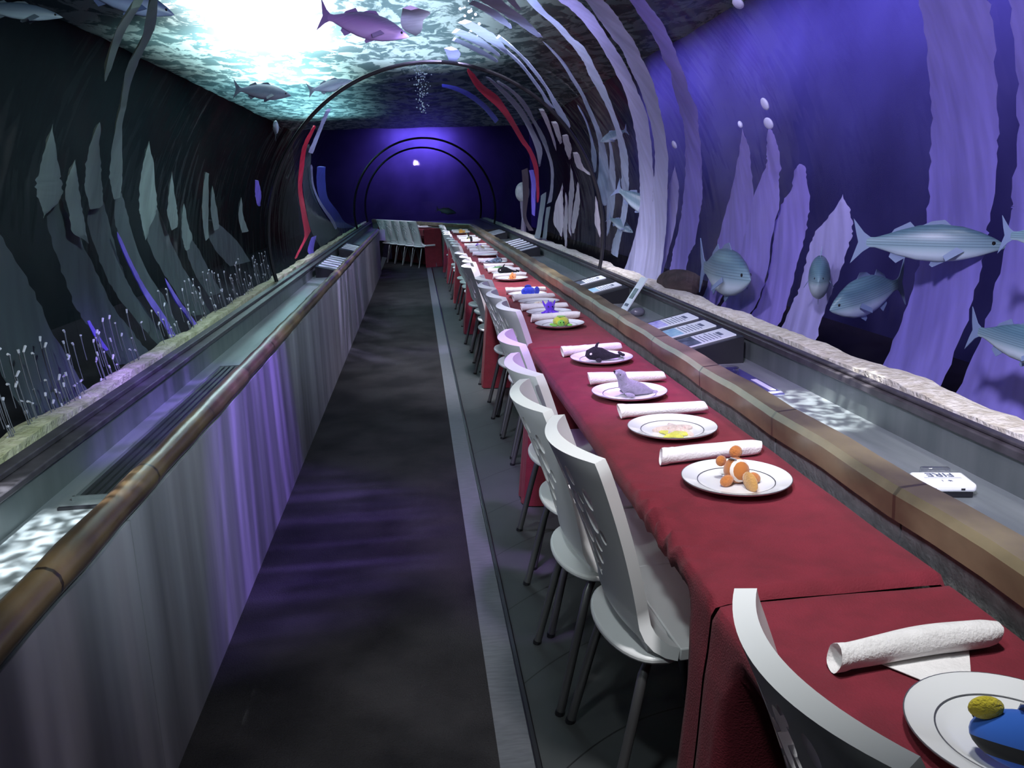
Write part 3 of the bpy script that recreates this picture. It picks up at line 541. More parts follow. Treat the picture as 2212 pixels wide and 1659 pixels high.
# ------------------------------------------------------------ fish
def fish_mats(kind):
    m, nt, out = nodes('fish_' + kind); N = nt.nodes; L = nt.links
    p = N.new('ShaderNodeBsdfPrincipled'); p.inputs['Roughness'].default_value = .4
    tc = N.new('ShaderNodeTexCoord'); s = N.new('ShaderNodeSeparateXYZ'); L.new(tc.outputs['Object'], s.inputs[0])
    r = N.new('ShaderNodeValToRGB'); cr_ = r.color_ramp
    cols = dict(bass=[(.26, (.42, .52, .60)), (.44, (.17, .27, .32)), (.75, (.07, .14, .19))], violet=[(.3, (.45, .34, .62)), (.55, (.28, .19, .42)), (.8, (.12, .09, .2))],
                dark=[(.3, (.28, .34, .42)), (.5, (.10, .13, .19)), (.8, (.04, .06, .1))], blue=[(.3, (.3, .36, .6)), (.5, (.12, .15, .34)), (.8, (.05, .07, .18))])[kind]
    cr_.elements.new(.5)
    for e, (q, c) in zip(cr_.elements, cols): e.position = q; e.color = (*c, 1)
    ma = N.new('ShaderNodeMath'); ma.operation = 'MULTIPLY_ADD'; ma.inputs[1].default_value = 3.2; ma.inputs[2].default_value = .5
    L.new(s.outputs['Z'], ma.inputs[0]); L.new(ma.outputs[0], r.inputs[0]); src = r.outputs[0]
    if kind == 'bass':
        w = N.new('ShaderNodeMath'); w.operation = 'MULTIPLY'; w.inputs[1].default_value = 330.; L.new(s.outputs['Z'], w.inputs[0])
        sn = N.new('ShaderNodeMath'); sn.operation = 'SINE'; L.new(w.outputs[0], sn.inputs[0])
        g = N.new('ShaderNodeMath'); g.operation = 'GREATER_THAN'; g.inputs[1].default_value = .55; L.new(sn.outputs[0], g.inputs[0])
        u = N.new('ShaderNodeMath'); u.operation = 'GREATER_THAN'; u.inputs[1].default_value = -.02; L.new(s.outputs['Z'], u.inputs[0])
        uu = N.new('ShaderNodeMath'); uu.operation = 'MULTIPLY'; L.new(g.outputs[0], uu.inputs[0]); L.new(u.outputs[0], uu.inputs[1])
        k = N.new('ShaderNodeMath'); k.operation = 'MULTIPLY'; k.inputs[1].default_value = .45; L.new(uu.outputs[0], k.inputs[0])
        mx = N.new('ShaderNodeMix'); mx.data_type = 'RGBA'; L.new(k.outputs[0], mx.inputs[0]); L.new(src, mx.inputs[6]); mx.inputs[7].default_value = (.02, .05, .09, 1); src = mx.outputs[2]
    L.new(src, p.inputs['Base Color']); L.new(p.outputs[0], out.inputs['Surface'])
    fc = dict(bass=(.22, .30, .48), violet=(.30, .22, .46), dark=(.10, .13, .18), blue=(.12, .16, .36))[kind]
    return [m, mat('fin_' + kind, fc, .5, trans=.4), M['eye']]
M['eye'] = mat('fish_eye', (.01, .01, .012), .1)
def fish_mesh(kind, fat):
    b = MB(); rings = []; n = 18
    prof = [(.5, .012, .010, -.01), (.47, .17, .16, -.008), (.42, .36, .36, -.002), (.33, .64, .62, .002), (.22, .88, .84, .004), (.08, 1., .92, .004), (-.06, .92, .8, .004), (-.18, .68, .58, .002), (-.28, .42, .36, 0), (-.34, .28, .22, 0), (-.38, .28, .12, 0), (-.40, .26, .06, 0)]
    for x, hz, wy, zc in prof:
        rings.append([(x, .5 * fat * .52 * wy * math.cos(a) * abs(math.cos(a)) ** .0, zc + .5 * fat * hz * math.sin(a)) for a in [2 * PI * k / n for k in range(n)]])
    b.rings(rings); b.mi = 1
    def fin(poly, y=0, th=.006, M4=None):
        Z = Matrix(((1, 0, 0, 0), (0, 0, 1, y - th / 2), (0, 1, 0, 0), (0, 0, 0, 1)))
        b.prism(poly, th, Z if M4 is None else M4 @ Z)
    f = fat
    fin([(-.37, .034), (-.42, .07), (-.5, .17 * f / .27), (-.475, .07), (-.455, .0), (-.475, -.07), (-.5, -.16 * f / .27), (-.42, -.07), (-.37, -.034)], th=.008)
    fin([(.16, .43 * f), (.10, .62 * f), (.02, .58 * f), (-.04, .47 * f), (-.05, .42 * f)])
    fin([(-.08, .40 * f), (-.12, .56 * f), (-.22, .36 * f), (-.24, .24 * f)])
    fin([(-.12, -.36 * f), (-.19, -.54 * f), (-.24, -.38 * f), (-.23, -.25 * f)])
    fin([(.14, -.44 * f), (.05, -.62 * f), (.03, -.56 * f), (.04, -.46 * f)])
    for sg in (-1, 1):
        fin([(.24, -.05), (.13, -.13), (.11, -.09), (.19, -.02)], M4=Matrix.Translation((0, sg * .20 * f, 0)) @ Matrix.Rotation(sg * .5, 4, 'X'))
    b.mi = 2
    for sg in (-1, 1): b.ell((.415, sg * .085 * f, .045 * f), (.014, .008, .014), n=8, m=6)
    return b.mesh('fish', fish_mats(kind), 50)
FM = {k: fish_mats for k in ('bass',)}
FL = dict(F1='large striped fish swimming across the broad violet band', F2='striped fish facing the violet blades with its head between them', F3='banded striped fish seen from the front swimming away from the lone violet blade',
          F4='striped fish at the picture edge above the pale sand, tail showing', F5='fish at the picture edge of which mostly the white tail shows', F6='pale fish seen head-on before the lone violet blade',
          F9='small fish with a yellowish back behind the slender bluish ribbon', F10='pale teal fish crossing the third arching ribbon', F11='small greenish fish below the frayed foot of the slender ribbon',
          F12='violet fish passing under the bright water near the crown', F13='dark fish in profile below the brightest water', F14='dark slim fish whose head passes behind the ring seam',
          F15='small dark fish seen end-on by the ring seam on the aisle side', F16='pale-bellied fish at the top corner beyond the aisle side', F17='bluish fish at the top edge beside the brightest water', F18='dim fish beyond the far end pane')
for k, (hd, tl, kind, fat) in FISH.items():
    hd = Vector(hd); tl = Vector(tl); x = (hd - tl); Lh = x.length; x.normalize(); y = Vector((0, 0, 1)).cross(x).normalized(); z = x.cross(y)
    o = bpy.data.objects.new('fish', fish_mesh(kind, fat)); COL.objects.link(o)
    o.matrix_world = Matrix.Translation((hd + tl) / 2) @ Matrix((x, y, z)).transposed().to_4x4() @ Matrix.Scale(Lh, 4)
    tag(o, FL[k], 'fish', 'fish swimming around the tunnel')
# ------------------------------------------------------------ trough contents
# grille: one part per bar run is surface pattern, so a frame and its bars
t = thing('drain_grille', 'long steel slotted grille lying in the aisle-side trough', 'grille', (-.905, 3.3, .645))
b = MB(); b.box(-.125, -.92, 0, -.118, .92, .012); b.box(.11, -.92, 0, .117, .92, .012); b.box(-.125, -.925, 0, .117, -.915, .012); b.box(-.125, .915, 0, .117, .925, .012)
b.build('frame', M['trough'], t)
b = MB()
for i in range(9): b.box(-.108 + i * .0245, -.91, .002, -.094 + i * .0245, .91, .010)
b.build('slats', M['grille'], t)
tag(MB().box(-1.04, 2.30, .645, -.78, 2.312, .653).build('metal_bar', M['black']), 'thin dark bar across the aisle trough before the grille', 'bar')
M['paper'] = mat('sign_paper', (.62, .66, .74), .35)
M['ink'] = mat('sign_ink', (.10, .12, .18), .5)
M['pic_blue'] = mat('sign_picture_blue', (.16, .32, .50), .4, c2=(.3, .5, .62), scale=30)
M['pic_dark'] = mat('sign_picture_dark', (.02, .03, .05), .4, c2=(.10, .13, .18), scale=25)
M['pic_violet'] = mat('sign_picture_violet', (.22, .2, .6), .4, c2=(.5, .5, .8), scale=30)
def sign(parent, y, L, W, z, pic, name='sign_panel', ink=True):
    """panel in rack-local xz slope: x along slope 0..L, y width centre"""
    o = MB().box(.02, y - W / 2, z, L - .02, y + W / 2, z + .006).build(name, M['paper'], parent)
    if pic: MB().box(.03, y - W / 2 + .008, z + .006, .03 + (L - .06) * .36, y + W / 2 - .008, z + .0075).build('picture', M[pic], o)
    if ink:
        b = MB(); x0 = .03 + (L - .06) * (.42 if pic else .1)
        for i in range(7):
            x = x0 + (L - .05 - x0) * i / 7.5
            if i == 6: b.box(x - .004, y - W * .2, z + .006, x + .014, y + W * .2, z + .0072)
            else: b.box(x, y - W * .42, z + .006, x + .004, y + W * (.42 - .12 * (i % 3)), z + .0072)
        b.build('lettering', M['ink'], o)
    return o
def rack(side, y0, y1, z0, z1, xa, xb, label, cells, group='sign racks lying in the troughs'):
    """xa low edge (aisle/table side), xb high edge by the acrylic"""
    L = math.hypot(xb - xa, z1 - z0); sg = 1 if xb > xa else -1
    t = thing('sign_rack', label, 'sign rack', (xa, (y0 + y1) / 2, 0), 0, group)
    hl = (y1 - y0) / 2; b = MB()
    P = [(0, .645), (0, z0 - .004), (sg * abs(xb - xa), z1 - .004), (sg * abs(xb - xa), .645)]
    b.rings([[(x, -hl, z) for x, z in P], [(x, hl, z) for x, z in P]]); b.build('housing', M['black'], t, smooth=0)
    sl = bpy.data.objects.new('sign_bed', None)
    root = Matrix.Translation((0, 0, z0 - .004)) @ Matrix.Rotation(-math.atan2(z1 - z0, abs(xb - xa)), 4, 'Y')
    if sg < 0: root = Matrix.Translation((0, 0, z0 - .004)) @ Matrix.Rotation(PI, 4, 'Z') @ Matrix.Rotation(-math.atan2(z1 - z0, abs(xb - xa)), 4, 'Y')
    for (y, W, pic, ink) in cells:
        o = sign(t, 0, L, W, .001, pic, ink=ink); o.matrix_local = root @ Matrix.Translation((0, -y if sg < 0 else y, 0))
    return t
rack(1, 3.70, 4.52, .712, .778, 1.20, 1.50, 'black sign rack with three pale information panels in the table-side trough', [(.27, .185, 'pic_violet', True), (.0, .185, 'pic_blue', True), (-.27, .185, 'pic_dark', True)])
rack(1, 5.86, 6.82, .700, .765, 1.20, 1.50, 'black sign rack with an empty dark slot between two panels', [(.28, .19, 'pic_dark', True), (-.24, .19, 'pic_blue', True)])
rack(1, 10.3, 12.3, .700, .765, 1.20, 1.50, 'sign rack showing six slim blue-white panels in the far table-side trough', [(-.82 + i * .33, .13, None, False) for i in range(6)])
rack(1, 14.1, 15.3, .700, .765, 1.20, 1.50, 'farthest sign rack on the table side, close to the bend', [(-.42 + i * .28, .11, None, False) for i in range(4)])
rack(-1, 8.7, 10.3, .700, .765, -.80, -1.06, 'sign rack with blue-white slim panels in the aisle-side trough', [(-.62 + i * .25, .11, None, False) for i in range(6)])
rack(-1, 11.4, 12.8, .700, .765, -.80, -1.06, 'farther sign rack in the aisle-side trough near the end of the half wall', [(-.45 + i * .25, .09, None, False) for i in range(4)])
t = thing('loose_sign', 'loose narrow sign propped on edge beside the rack with an empty slot', 'sign', (1.43, 5.52, .645))
o = MB().box(-.004, -.05, 0, .004, .05, .26).build('sign_panel', M['paper'], t, rot=(0, .62, .15)); o.location = (-.055, 0, .004)
MB().box(-.0055, -.03, .09, -.004, .03, .17).build('picture', M['pic_dark'], o); MB().box(-.0055, -.03, .03, -.004, .03, .05).build('lettering', M['ink'], o)
# strobe alarm reading FIRE lying in the trough
t = thing('fire_alarm', 'white fire alarm strobe lettered FIRE lying in the trough behind the near rail', 'alarm', (1.378, 1.985, .645), math.radians(-12)); t.scale = (.86,) * 3
bevel(MB().box(-.075, -.05, .0, .075, .05, .022).build('base', M['black'], t), .004)
ob = bevel(MB().box(-.082, -.058, .020, .082, .058, .048).build('cover', mat('alarm_white', (.78, .8, .82), .35), t), .010, 3)
bevel(MB().box(-.045, .050, .030, .045, .074, .062).build('lens', M['glass'], t), .006)
b = MB(); b.box(-.055, -.008, .0478, .055, .003, .0492); b.build('groove', mat('alarm_groove', (.55, .57, .6), .4), t)
for xq in (-.045, .04): MB().box(xq - .006, -.0588, .028, xq + .006, -.057, .034).build('slot', M['black'], t)
def text(s, size, m, parent, mw, name='lettering', ext=.0012):
    cu = bpy.data.curves.new('txt', 'FONT'); cu.body = s; cu.size = size; cu.extrude = ext; cu.align_x = 'CENTER'; cu.align_y = 'CENTER'
    o = bpy.data.objects.new('txt', cu); COL.objects.link(o); bpy.context.view_layer.update()
    me = bpy.data.meshes.new_from_object(o.evaluated_get(bpy.context.evaluated_depsgraph_get())); bpy.data.objects.remove(o)
    me.materials.clear(); me.materials.append(m); q = bpy.data.objects.new(name, me); COL.objects.link(q); q.parent = parent; q.matrix_local = mw; return q
text('FIRE', .046, M['ink'], t, Matrix.Translation((0, .026, .0485)) @ Matrix.Rotation(PI, 4, 'Z'))
b = MB(); b.prism([(.008 * math.cos(a) * (1 if i % 2 else .45), .008 * math.sin(a) * (1 if i % 2 else .45)) for i, a in enumerate([2 * PI * k / 10 for k in range(10)])], .001, Matrix.Translation((.012, -.028, .048))); b.box(-.012, -.034, .048, -.010, -.022, .049)
b.build('symbol', M['ink'], t, smooth=0)
# glass dish on a dark card with white edges
t = thing('display_card', 'dark violet card with two white edges under the small glass dish', 'card', (1.29, 3.35, .645))
MB().box(-.14, -.26, 0, .14, .26, .004).build('sheet', mat('card_violet', (.05, .05, .16), .3), t)
b = MB(); b.box(-.11, -.245, .004, .14, -.225, .006); b.box(.105, -.2, .004, .13, .0, .006); b.build('border', M['paper'], t)
b = MB(); b.lathe([(.001, .002), (.040, .002), (.046, .010), (.047, .036), (.043, .036), (.040, .012), (.001, .010)], 24)
tag(b.build('glass_dish', M['glass'], loc=(1.33, 3.45, .650)), 'small clear round glass dish standing on the violet card in the trough', 'dish')
b = MB(); b.ell((0, 0, .0), (.05, .035, .03), n=12, m=8)
tag(b.build('pebble', mat('pebble', (.1, .1, .13), .3), loc=(1.40, 5.25, .672)), 'small dark smooth lump in the trough beside the propped sign', 'pebble')
# ------------------------------------------------------------ chairs
def chair_proto():
    t = thing('dining_chair', '', 'chair')
    W = .205
    def backpt(u, v):
        # v 0 at the seat bend .. 1 top; u -1..1
        w = .212 - .047 * min(1, v / .16) if v < .16 else .165 + .038 * ((v - .16) / .84) ** .8
        if v < .16:
            a = v / .16 * (PI / 2); x = -.135 - .075 * math.sin(a); z = .435 + .075 * (1 - math.cos(a))
        else:
            s = (v - .16) / .84; z = .51 + s * .40; x = -.21 - .105 * s - .035 * s * s
        c = (u * u) * (.020 + .036 * v)
        ww = w
        if v > .93: ww = w * (1 - .05 * ((v - .93) / .07) ** 2)
        return Vector((x + c, u * ww, z))
    b = MB(); nu, nv = 22, 30
    V = [[b.bm.verts.new(backpt(-1 + 2 * i / nu, j / nv)) for j in range(nv + 1)] for i in range(nu + 1)]
    for i in range(nu):
        for j in range(nv): b.bm.faces.new((V[i][j], V[i + 1][j], V[i + 1][j + 1], V[i][j + 1]))
    bk = b.build('tmp_back', M['white'])
    so = bk.modifiers.new('s', 'SOLIDIFY'); so.thickness = .032; so.offset = 0; so.use_quality_normals = True
    holes = []; rn = random.Random(11)
    cand = [(0, .80, .022), (-.35, .85, .014), (.40, .82, .018), (-.62, .76, .016), (.66, .72, .016), (.18, .70, .024), (-.25, .70, .017), (-.52, .64, .021), (.45, .62, .021), (.0, .60, .016),
            (-.2, .55, .024), (.22, .53, .015), (.60, .53, .016), (-.45, .50, .014), (.40, .44, .021), (.02, .45, .021), (-.32, .42, .017), (.16, .36, .014), (-.12, .34, .016), (.32, .33, .011), (-.66, .56, .011), (.68, .62, .010), (-.1, .88, .010), (.2, .86, .009), (-.42, .74, .009), (-.05, .72, .009), (.3, .74, .009), (-.04, .28, .010)]
    cb = MB()
    for u, v, r in cand:
        p = backpt(u, v); n = 14; r *= 1.22
        cb.rings([[(p.x + dx, p.y + r * .8 * math.cos(2 * PI * k / n), p.z + r * 1.45 * math.sin(2 * PI * k / n)) for k in range(n)] for dx in (-.06, .06)])
    cut = cb.build('tmp_cut', M['white'], smooth=0)
    bo = bk.modifiers.new('b', 'BOOLEAN'); bo.operation = 'DIFFERENCE'; bo.object = cut; bo.solver = 'EXACT'; bo.use_self = True
    bpy.context.view_layer.update(); dg = bpy.context.evaluated_depsgraph_get()
    me = bpy.data.meshes.new_from_object(bk.evaluated_get(dg)); bpy.data.objects.remove(bk); bpy.data.objects.remove(cut)
    me.name = 'backrest'
    for p in me.polygons: p.use_smooth = True
    me.set_sharp_from_angle(angle=math.radians(40))
    o = bpy.data.objects.new('backrest', me); COL.objects.link(o); o.parent = t
    # seat: front pad and rear pad with a joint, plus the rounded rear plate
    def slab(x0, x1, z, th, w0, w1, rear=0.):
        P = []; n = 10
        P += [(x1 - .03, -w1), (x1 - .006, -w1 + .012), (x1, -w1 + .04), (x1, w1 - .04), (x1 - .006, w1 - .012), (x1 - .03, w1)]
        if rear:
            for k in range(1, 20): a = PI / 2 + PI * k / 20; P.append((x0 + rear + rear * math.cos(a), w0 * math.sin(a) if abs(math.sin(a)) < 1 else w0))
        else: P += [(x0, w0), (x0, -w0)]
        return MB().prism(P, th, Matrix.Translation((0, 0, z)))
    s_ = bevel(slab(-.113, .112, .418, .032, .214, .208).build('seat', M['white'], t), .004, 2)
    r_ = bevel(slab(-.175, -.114, .418, .032, .165, .17).build('seat_rear', M['white'], t), .003, 2)
    b = slab(-.252, -.10, .404, .018, .196, .200, rear=.095)
    bevel(b.build('rear_plate', M['white'], t), .006, 2)
    for sx, sy in ((-1, -1), (-1, 1), (1, -1), (1, 1)):
        fx = -.275 if sx < 0 else .11; tx = -.16 if sx < 0 else .05
        P = [(fx, sy * .195, .0), (fx + (tx - fx) * .55, sy * .175, .25), (fx + (tx - fx) * .8, sy * .16, .36), (tx, sy * .14, .392), (tx + .03 * (-sx) * -1, sy * .09, .398), (tx, sy * .04, .398)]
        lg = MB().tube(P, .0125, 12).build('leg', M['steel'], t)
        MB().tube([(fx - .001, sy * .1955, 0.0), (fx + .002, sy * .195, .012)], .0142, 10).build('foot_cap', M['black'], lg)
    return t
chair0 = chair_proto(); used = False
def place_chair(x, y, rz, label, group):
    global used
    c = chair0 if not used else dup(chair0); used = True
    c.location = (x, y, 0); c.rotation_euler = (0, 0, rz); c['label'] = label; c['group'] = group; return c
# ------------------------------------------------------------ table cloths
def cloth_mesh(seed, gather=False):
    rn = random.Random(seed); L = 2.436; ny = 150; b = MB(); rows = []
    Tk = [(.958, .700), (.956, .742), (.945, .750), (.80, .751), (.66, .751), (.53, .750), (.506, .745), (.498, .730), (.496, .712), (.505, .69), (.60, .62), (.78, .53), (.868, .43), (.870, .2), (.872, .006)]
    Hg = [(.958, .700), (.956, .742), (.945, .750), (.80, .751), (.66, .751), (.53, .750), (.506, .745), (.498, .730), (.492, .66), (.484, .60), (.474, .48), (.462, .36), (.450, .24), (.438, .12), (.428, .006)]
    def sub(P, n=3):
        o_ = []
        for a, c in zip(P, P[1:]):
            for i in range(n): o_.append((a[0] + (c[0] - a[0]) * i / n, a[1] + (c[1] - a[1]) * i / n))
        return o_ + [P[-1]]
    Tk, Hg = sub(Tk), sub(Hg); ss = lambda t: max(0, min(1, t)) ** 2 * (3 - 2 * max(0, min(1, t)))
    for j in range(ny + 1):
        y = L * j / ny
        w = max(ss((.14 - y) / .07), ss((y - (L - .15)) / .07)); row = []
        ed = min(y, L - y); dz = -.020 * max(0, 1 - ed / .014) ** 2 if ed < .014 else 0
        for i, (p, q) in enumerate(zip(Tk, Hg)):
            x = p[0] + (q[0] - p[0]) * w; z = p[1] + (q[1] - p[1]) * w
            s = i / (len(Tk) - 1); k = max(0, (s - .62) / .38)
            fold = math.sin(y * 34 + 1.3 * math.sin(y * 9)) * .5 + .5 * math.sin(y * 61 + 2)
            if s > .62: x += (.024 * k * fold) * (.2 + .8 * w); 
            else:
                z += .0012 * math.sin(y * 7 + x * 9) + .0010 * math.sin(y * 17 - x * 21 + seed)
                if gather:      # bunched cloth near the start of the second table
                    g = math.exp(-((y - .36) / .16) ** 2) * math.exp(-((x - .52) / .13) ** 2); z += .017 * g * math.sin((y * 1.0 + (x - .5) * .8) * 95)
            if gather and s > .42 and s < .62: x += .005 * math.exp(-((y - .36) / .2) ** 2) * math.sin(y * 70)
            row.append((x, y, max(.004, z + dz)))
        rows.append(row)
    b.rings(rows, close=False, cap=False); return b.mesh('tablecloth', M['cloth'], 60)
seams = [-1.106, 1.338, 3.782, 6.226, 8.67, 11.114, 13.558]
cl_lab = ['nearest red tablecloth, under the blue plush fish', 'red tablecloth bunched at the corner, under the orange plush, starfish, seal and orca', 'red tablecloth under the yellow-green turtle and the violet octopus',
          'red tablecloth under the green crocodile plush and the dolphin', 'red tablecloth under the tan shell plush', 'red tablecloth under the penguin plush', 'farthest red tablecloth in the long row, at the bend']
cm = cloth_mesh(1); cg = cloth_mesh(2, True)
for i, y in enumerate(seams):
    o = bpy.data.objects.new('tablecloth', cg if i == 1 else cm); COL.objects.link(o); o.location = (0, y, -.008 if i == 0 else 0)
    if i == 6: o.scale = (1, .78, 1)
    tag(o, cl_lab[i], 'tablecloth', 'red tablecloths along the tunnel')
# ------------------------------------------------------------ plates and napkins
def plate_proto():
    t = thing('plate', '', 'plate')
    b = MB(); b.lathe([(.001, .004), (.070, .004), (.082, .006), (.092, .011), (.128, .021), (.1325, .0235), (.1335, .022), (.131, .019), (.094, .006), (.078, .001), (.001, .001)], 64)
    b.build('dish', M['china'], t)
    b = MB(); b.lathe([(.0925, .0118), (.0945, .0124), (.0945, .0128), (.0922, .0121)], 64); b.build('inner_line', M['silver'], t)
    b = MB(); b.lathe([(.1322, .0238), (.1338, .0235), (.1340, .0222), (.1328, .0226)], 64); b.build('rim_line', M['silver'], t)
    return t
plate0 = plate_proto(); pu = False
def napkin_mesh(seed):
    rn = random.Random(seed); b = MB(); n = 22; m = 26; L = .29; rings = []; ph = rn.uniform(0, 6); tw = rn.uniform(-1.2, 1.2)
    for j in range(m + 1):
        s = j / m; x = -L / 2 + L * s; ring = []
        base = .0215 * (1 + .10 * math.sin(4 * s + ph) + (.10 if s < .06 else 0)) * (1 if s < .9 else 1 - .25 * ((s - .9) / .1) ** 2)
        bend = .004 * math.sin(PI * s * 1.5 + ph)
        for k in range(n):
            a = 2 * PI * k / n; r = base * (1 + .05 * math.sin(2 * a + tw * 5 * s + ph) + .03 * math.sin(5 * a + 9 * s + ph))
            d = (a - tw * 1.5 * s - 1.2) % (2 * PI)
            if d < .5: r += .0022 * (1 - d / .5)       # the loose edge of the roll
            ring.append((x + .006 * math.cos(a + ph) * (1 if s in (0., 1.) else 0), bend + r * math.cos(a), .0205 + .95 * r * math.sin(a)))
        rings.append(ring)
    # hollow ends
    def inner(r, dx, f): c = Vector((sum(p[0] for p in r) / n, sum(p[1] for p in r) / n, sum(p[2] for p in r) / n)); return [c + (Vector(p) - c) * f + Vector((dx, 0, 0)) for p in r]
    rings = [inner(rings[0], .02, .35), inner(rings[0], .006, .8)] + rings + [inner(rings[-1], -.006, .8), inner(rings[-1], -.02, .35)]
    b.rings(rings); mn = min(v.co.z for v in b.bm.verts)
    for v in b.bm.verts: v.co.z -= mn
    return b.mesh('napkin', M['linen'], 50)
NM = [napkin_mesh(i) for i in range(5)]
CZT = .7525
# ------------------------------------------------------------ plush toys
PL = {}
def pm(key, c, c2=None):
    if key not in PL: PL[key] = mat('plush_' + key, c, .95, c2=c2 or tuple(min(1, x * 1.25 + .01) for x in c), scale=60, sheen=.4 if max(c) > .1 else .02, bump=.5, bscale=220)
    return PL[key]
ORANGE = (.42, .14, .025); 
def eye(t, c, r=.004): MB().ell(c, (r, r, r), n=8, m=6).build('eye', M['eye'], t)
def star_mesh(b, R, r, h, n=5, ph=0., c=(0, 0, 0)):
    rings = []
    for f, z in ((1, 0), (1.04, h * .35), (.86, h * .75), (.45, h * 1.05), (.03, h * 1.15)):
        rings.append([(c[0] + (R if k % 2 == 0 else r) * f * math.cos(ph + PI * k / n), c[1] + (R if k % 2 == 0 else r) * f * math.sin(ph + PI * k / n), c[2] + z) for k in range(2 * n)])
    b.rings(rings); return b
def toy_tang(t):
    b = MB(); b.ell((0, 0, .036), (.062, .026, .036), n=24, m=16)
    b.build('body', banded('plush_tang', [(0, (.006, .008, .012)), (.34, (.02, .11, .55)), (.66, (.006, .008, .012)), (.90, (.03, .14, .6))], 'Z', .95, 'Generated', 1., sheen=.3), t, rot=(.5, 0, 0))
    for e in t.children[-1:]: e.location = (0, .012, .006)
    MB().ell((.048, -.004, .072), (.018, .007, .016), (0, .4, .3)).build('fin', pm('yellow', (.60, .50, .03)), t)
    b = MB(); star_mesh(b, .040, .016, .02, 4, .3); o = b.build('tail_fin', pm('yellow', (.60, .50, .03)), t, loc=(-.062, -.008, .014), rot=(0, .5, .6))
    MB().ell((-.012, -.024, .058), (.022, .006, .012), (0, .3, .2)).build('fin', pm('black', (.008, .008, .01)), t)
    MB().box(-.004, -.016, 0, .012, .016, .0015).build('tag', M['linen'], t, loc=(.006, -.024, .074), rot=(.9, .2, .3))
    eye(t, (.056, -.016, .048))
def toy_orange(t):
    MB().ell((0, .010, .034), (.030, .040, .032)).build('body', banded('plush_clown', [(0, (.42, .14, .025)), (.30, (.75, .70, .62)), (.40, (.42, .14, .025)), (.66, (.75, .70, .62)), (.78, (.42, .14, .025))], 'Y', .95, 'Generated', 1., sheen=.3), t)
    t.children[-1].rotation_euler = (-.25, 0, 0)
    for sx in (-1, 1): MB().ell((sx * .036, -.004, .014), (.018, .012, .014), (0, sx * .4, 0)).build('fin', pm('orange', ORANGE), t)
    MB().ell((.014, .052, .066), (.017, .012, .017)).build('fin', pm('orange', ORANGE), t)
    MB().ell((-.030, .042, .050), (.014, .010, .014)).build('fin', pm('orange', ORANGE), t)
    MB().ell((.006, -.042, .020), (.010, .028, .022), (.5, 0, .2)).build('tail_fin', pm('orange2', (.45, .24, .06)), t)
    MB().box(-.012, -.004, 0, .004, .024, .0016).build('tag', mat('tag_grey', (.32, .34, .38), .6), t, loc=(-.012, .004, .064), rot=(-.5, .3, -.4))
    eye(t, (-.014, .058, .048)); eye(t, (.010, .060, .046))
def toy_star(t, a=(.52, .50, .06), bb=(.56, .44, .40), s=1.12):
    b = MB(); star_mesh(b, .058 * s, .024 * s, .017 * s, 5, .35); b.build('body', pm('star%s' % (a,), bb), t)
    b = MB(); star_mesh(b, .046 * s, .020 * s, .010 * s, 5, -.1, (-.008 * s, -.030 * s, .001)); b.build('arms', pm('starb%s' % (a,), a), t)
    b = MB(); rn = random.Random(5)
    for i in range(16):
        q = rn.uniform(0, 2 * PI); d = rn.uniform(.005, .03) * s; b.ell((d * math.cos(q), d * math.sin(q), .0185 * s - d * .25), (.003 * s,) * 3, n=6, m=4)
    b.build('bumps', pm('pinkdots', (.55, .36, .34)), t)
def toy_seal(t, c=(.20, .19, .25)):
    b = MB(); b.tube([(.088, 0, .007), (.07, 0, .011), (.045, 0, .020), (.015, 0, .027), (-.012, 0, .033), (-.026, 0, .046), (-.033, 0, .064), (-.039, 0, .079), (-.050, 0, .088), (-.060, 0, .092)], [.004, .010, .019, .026, .029, .024, .018, .0185, .014, .007], 16)
    b.build('body', pm('seal%s' % (c,), c), t)
    for sy in (-1, 1): MB().ell((-.018, sy * .030, .012), (.018, .010, .007), (0, .2, sy * .5)).build('flipper', pm('seal%s' % (c,), c), t)
    MB().ell((.090, 0, .007), (.014, .022, .004)).build('tail', pm('seal%s' % (c,), c), t)
    eye(t, (-.047, -.013, .083), .0035); eye(t, (-.047, .013, .083), .0035); MB().ell((-.064, 0, .093), (.004, .005, .004), n=8, m=6).build('nose', M['eye'], t)
    for sy in (-1, 1): MB().ell((-.057, sy * .006, .087), (.007, .006, .006), n=10, m=8).build('muzzle', pm('sealm', (.32, .31, .38)), t)
def toy_orca(t, s=1., c=(.006, .006, .010)):
    K_ = pm('orca%s' % (c,), c, (.014, .014, .02)); Wt = pm('whitep', (.75, .75, .78))
    b = MB(); b.tube([(-.075 * s, 0, .022 * s), (-.066 * s, 0, .030 * s), (-.04 * s, 0, .034 * s), (-.01 * s, 0, .030 * s), (.025 * s, 0, .022 * s), (.055 * s, 0, .018 * s), (.075 * s, 0, .018 * s)], [.008 * s, .022 * s, .031 * s, .028 * s, .017 * s, .009 * s, .006 * s], 16)
    b.build('body', K_, t)
    b = MB(); b.tube([(-.035 * s, 0, .055 * s), (-.026 * s, 0, .076 * s), (-.018 * s, 0, .082 * s)], [.014 * s, .009 * s, .003 * s], 10, flat=.5); b.build('dorsal_fin', K_, t)
    for sy in (-1, 1):
        MB().ell((.082 * s, sy * .013 * s, .024 * s), (.010 * s, .016 * s, .005 * s), (sy * .5, 0, sy * .5)).build('tail_fluke', K_, t)
        MB().ell((-.032 * s, sy * .036 * s, .013 * s), (.013 * s, .016 * s, .005 * s), (sy * -.4, 0, 0)).build('flipper', K_, t)
        MB().ell((-.060 * s, sy * .0215 * s, .038 * s), (.007 * s, .003 * s, .005 * s)).build('eye_patch', Wt, t)
    MB().ell((-.03 * s, 0, .010 * s), (.034 * s, .018 * s, .010 * s)).build('belly', Wt, t)
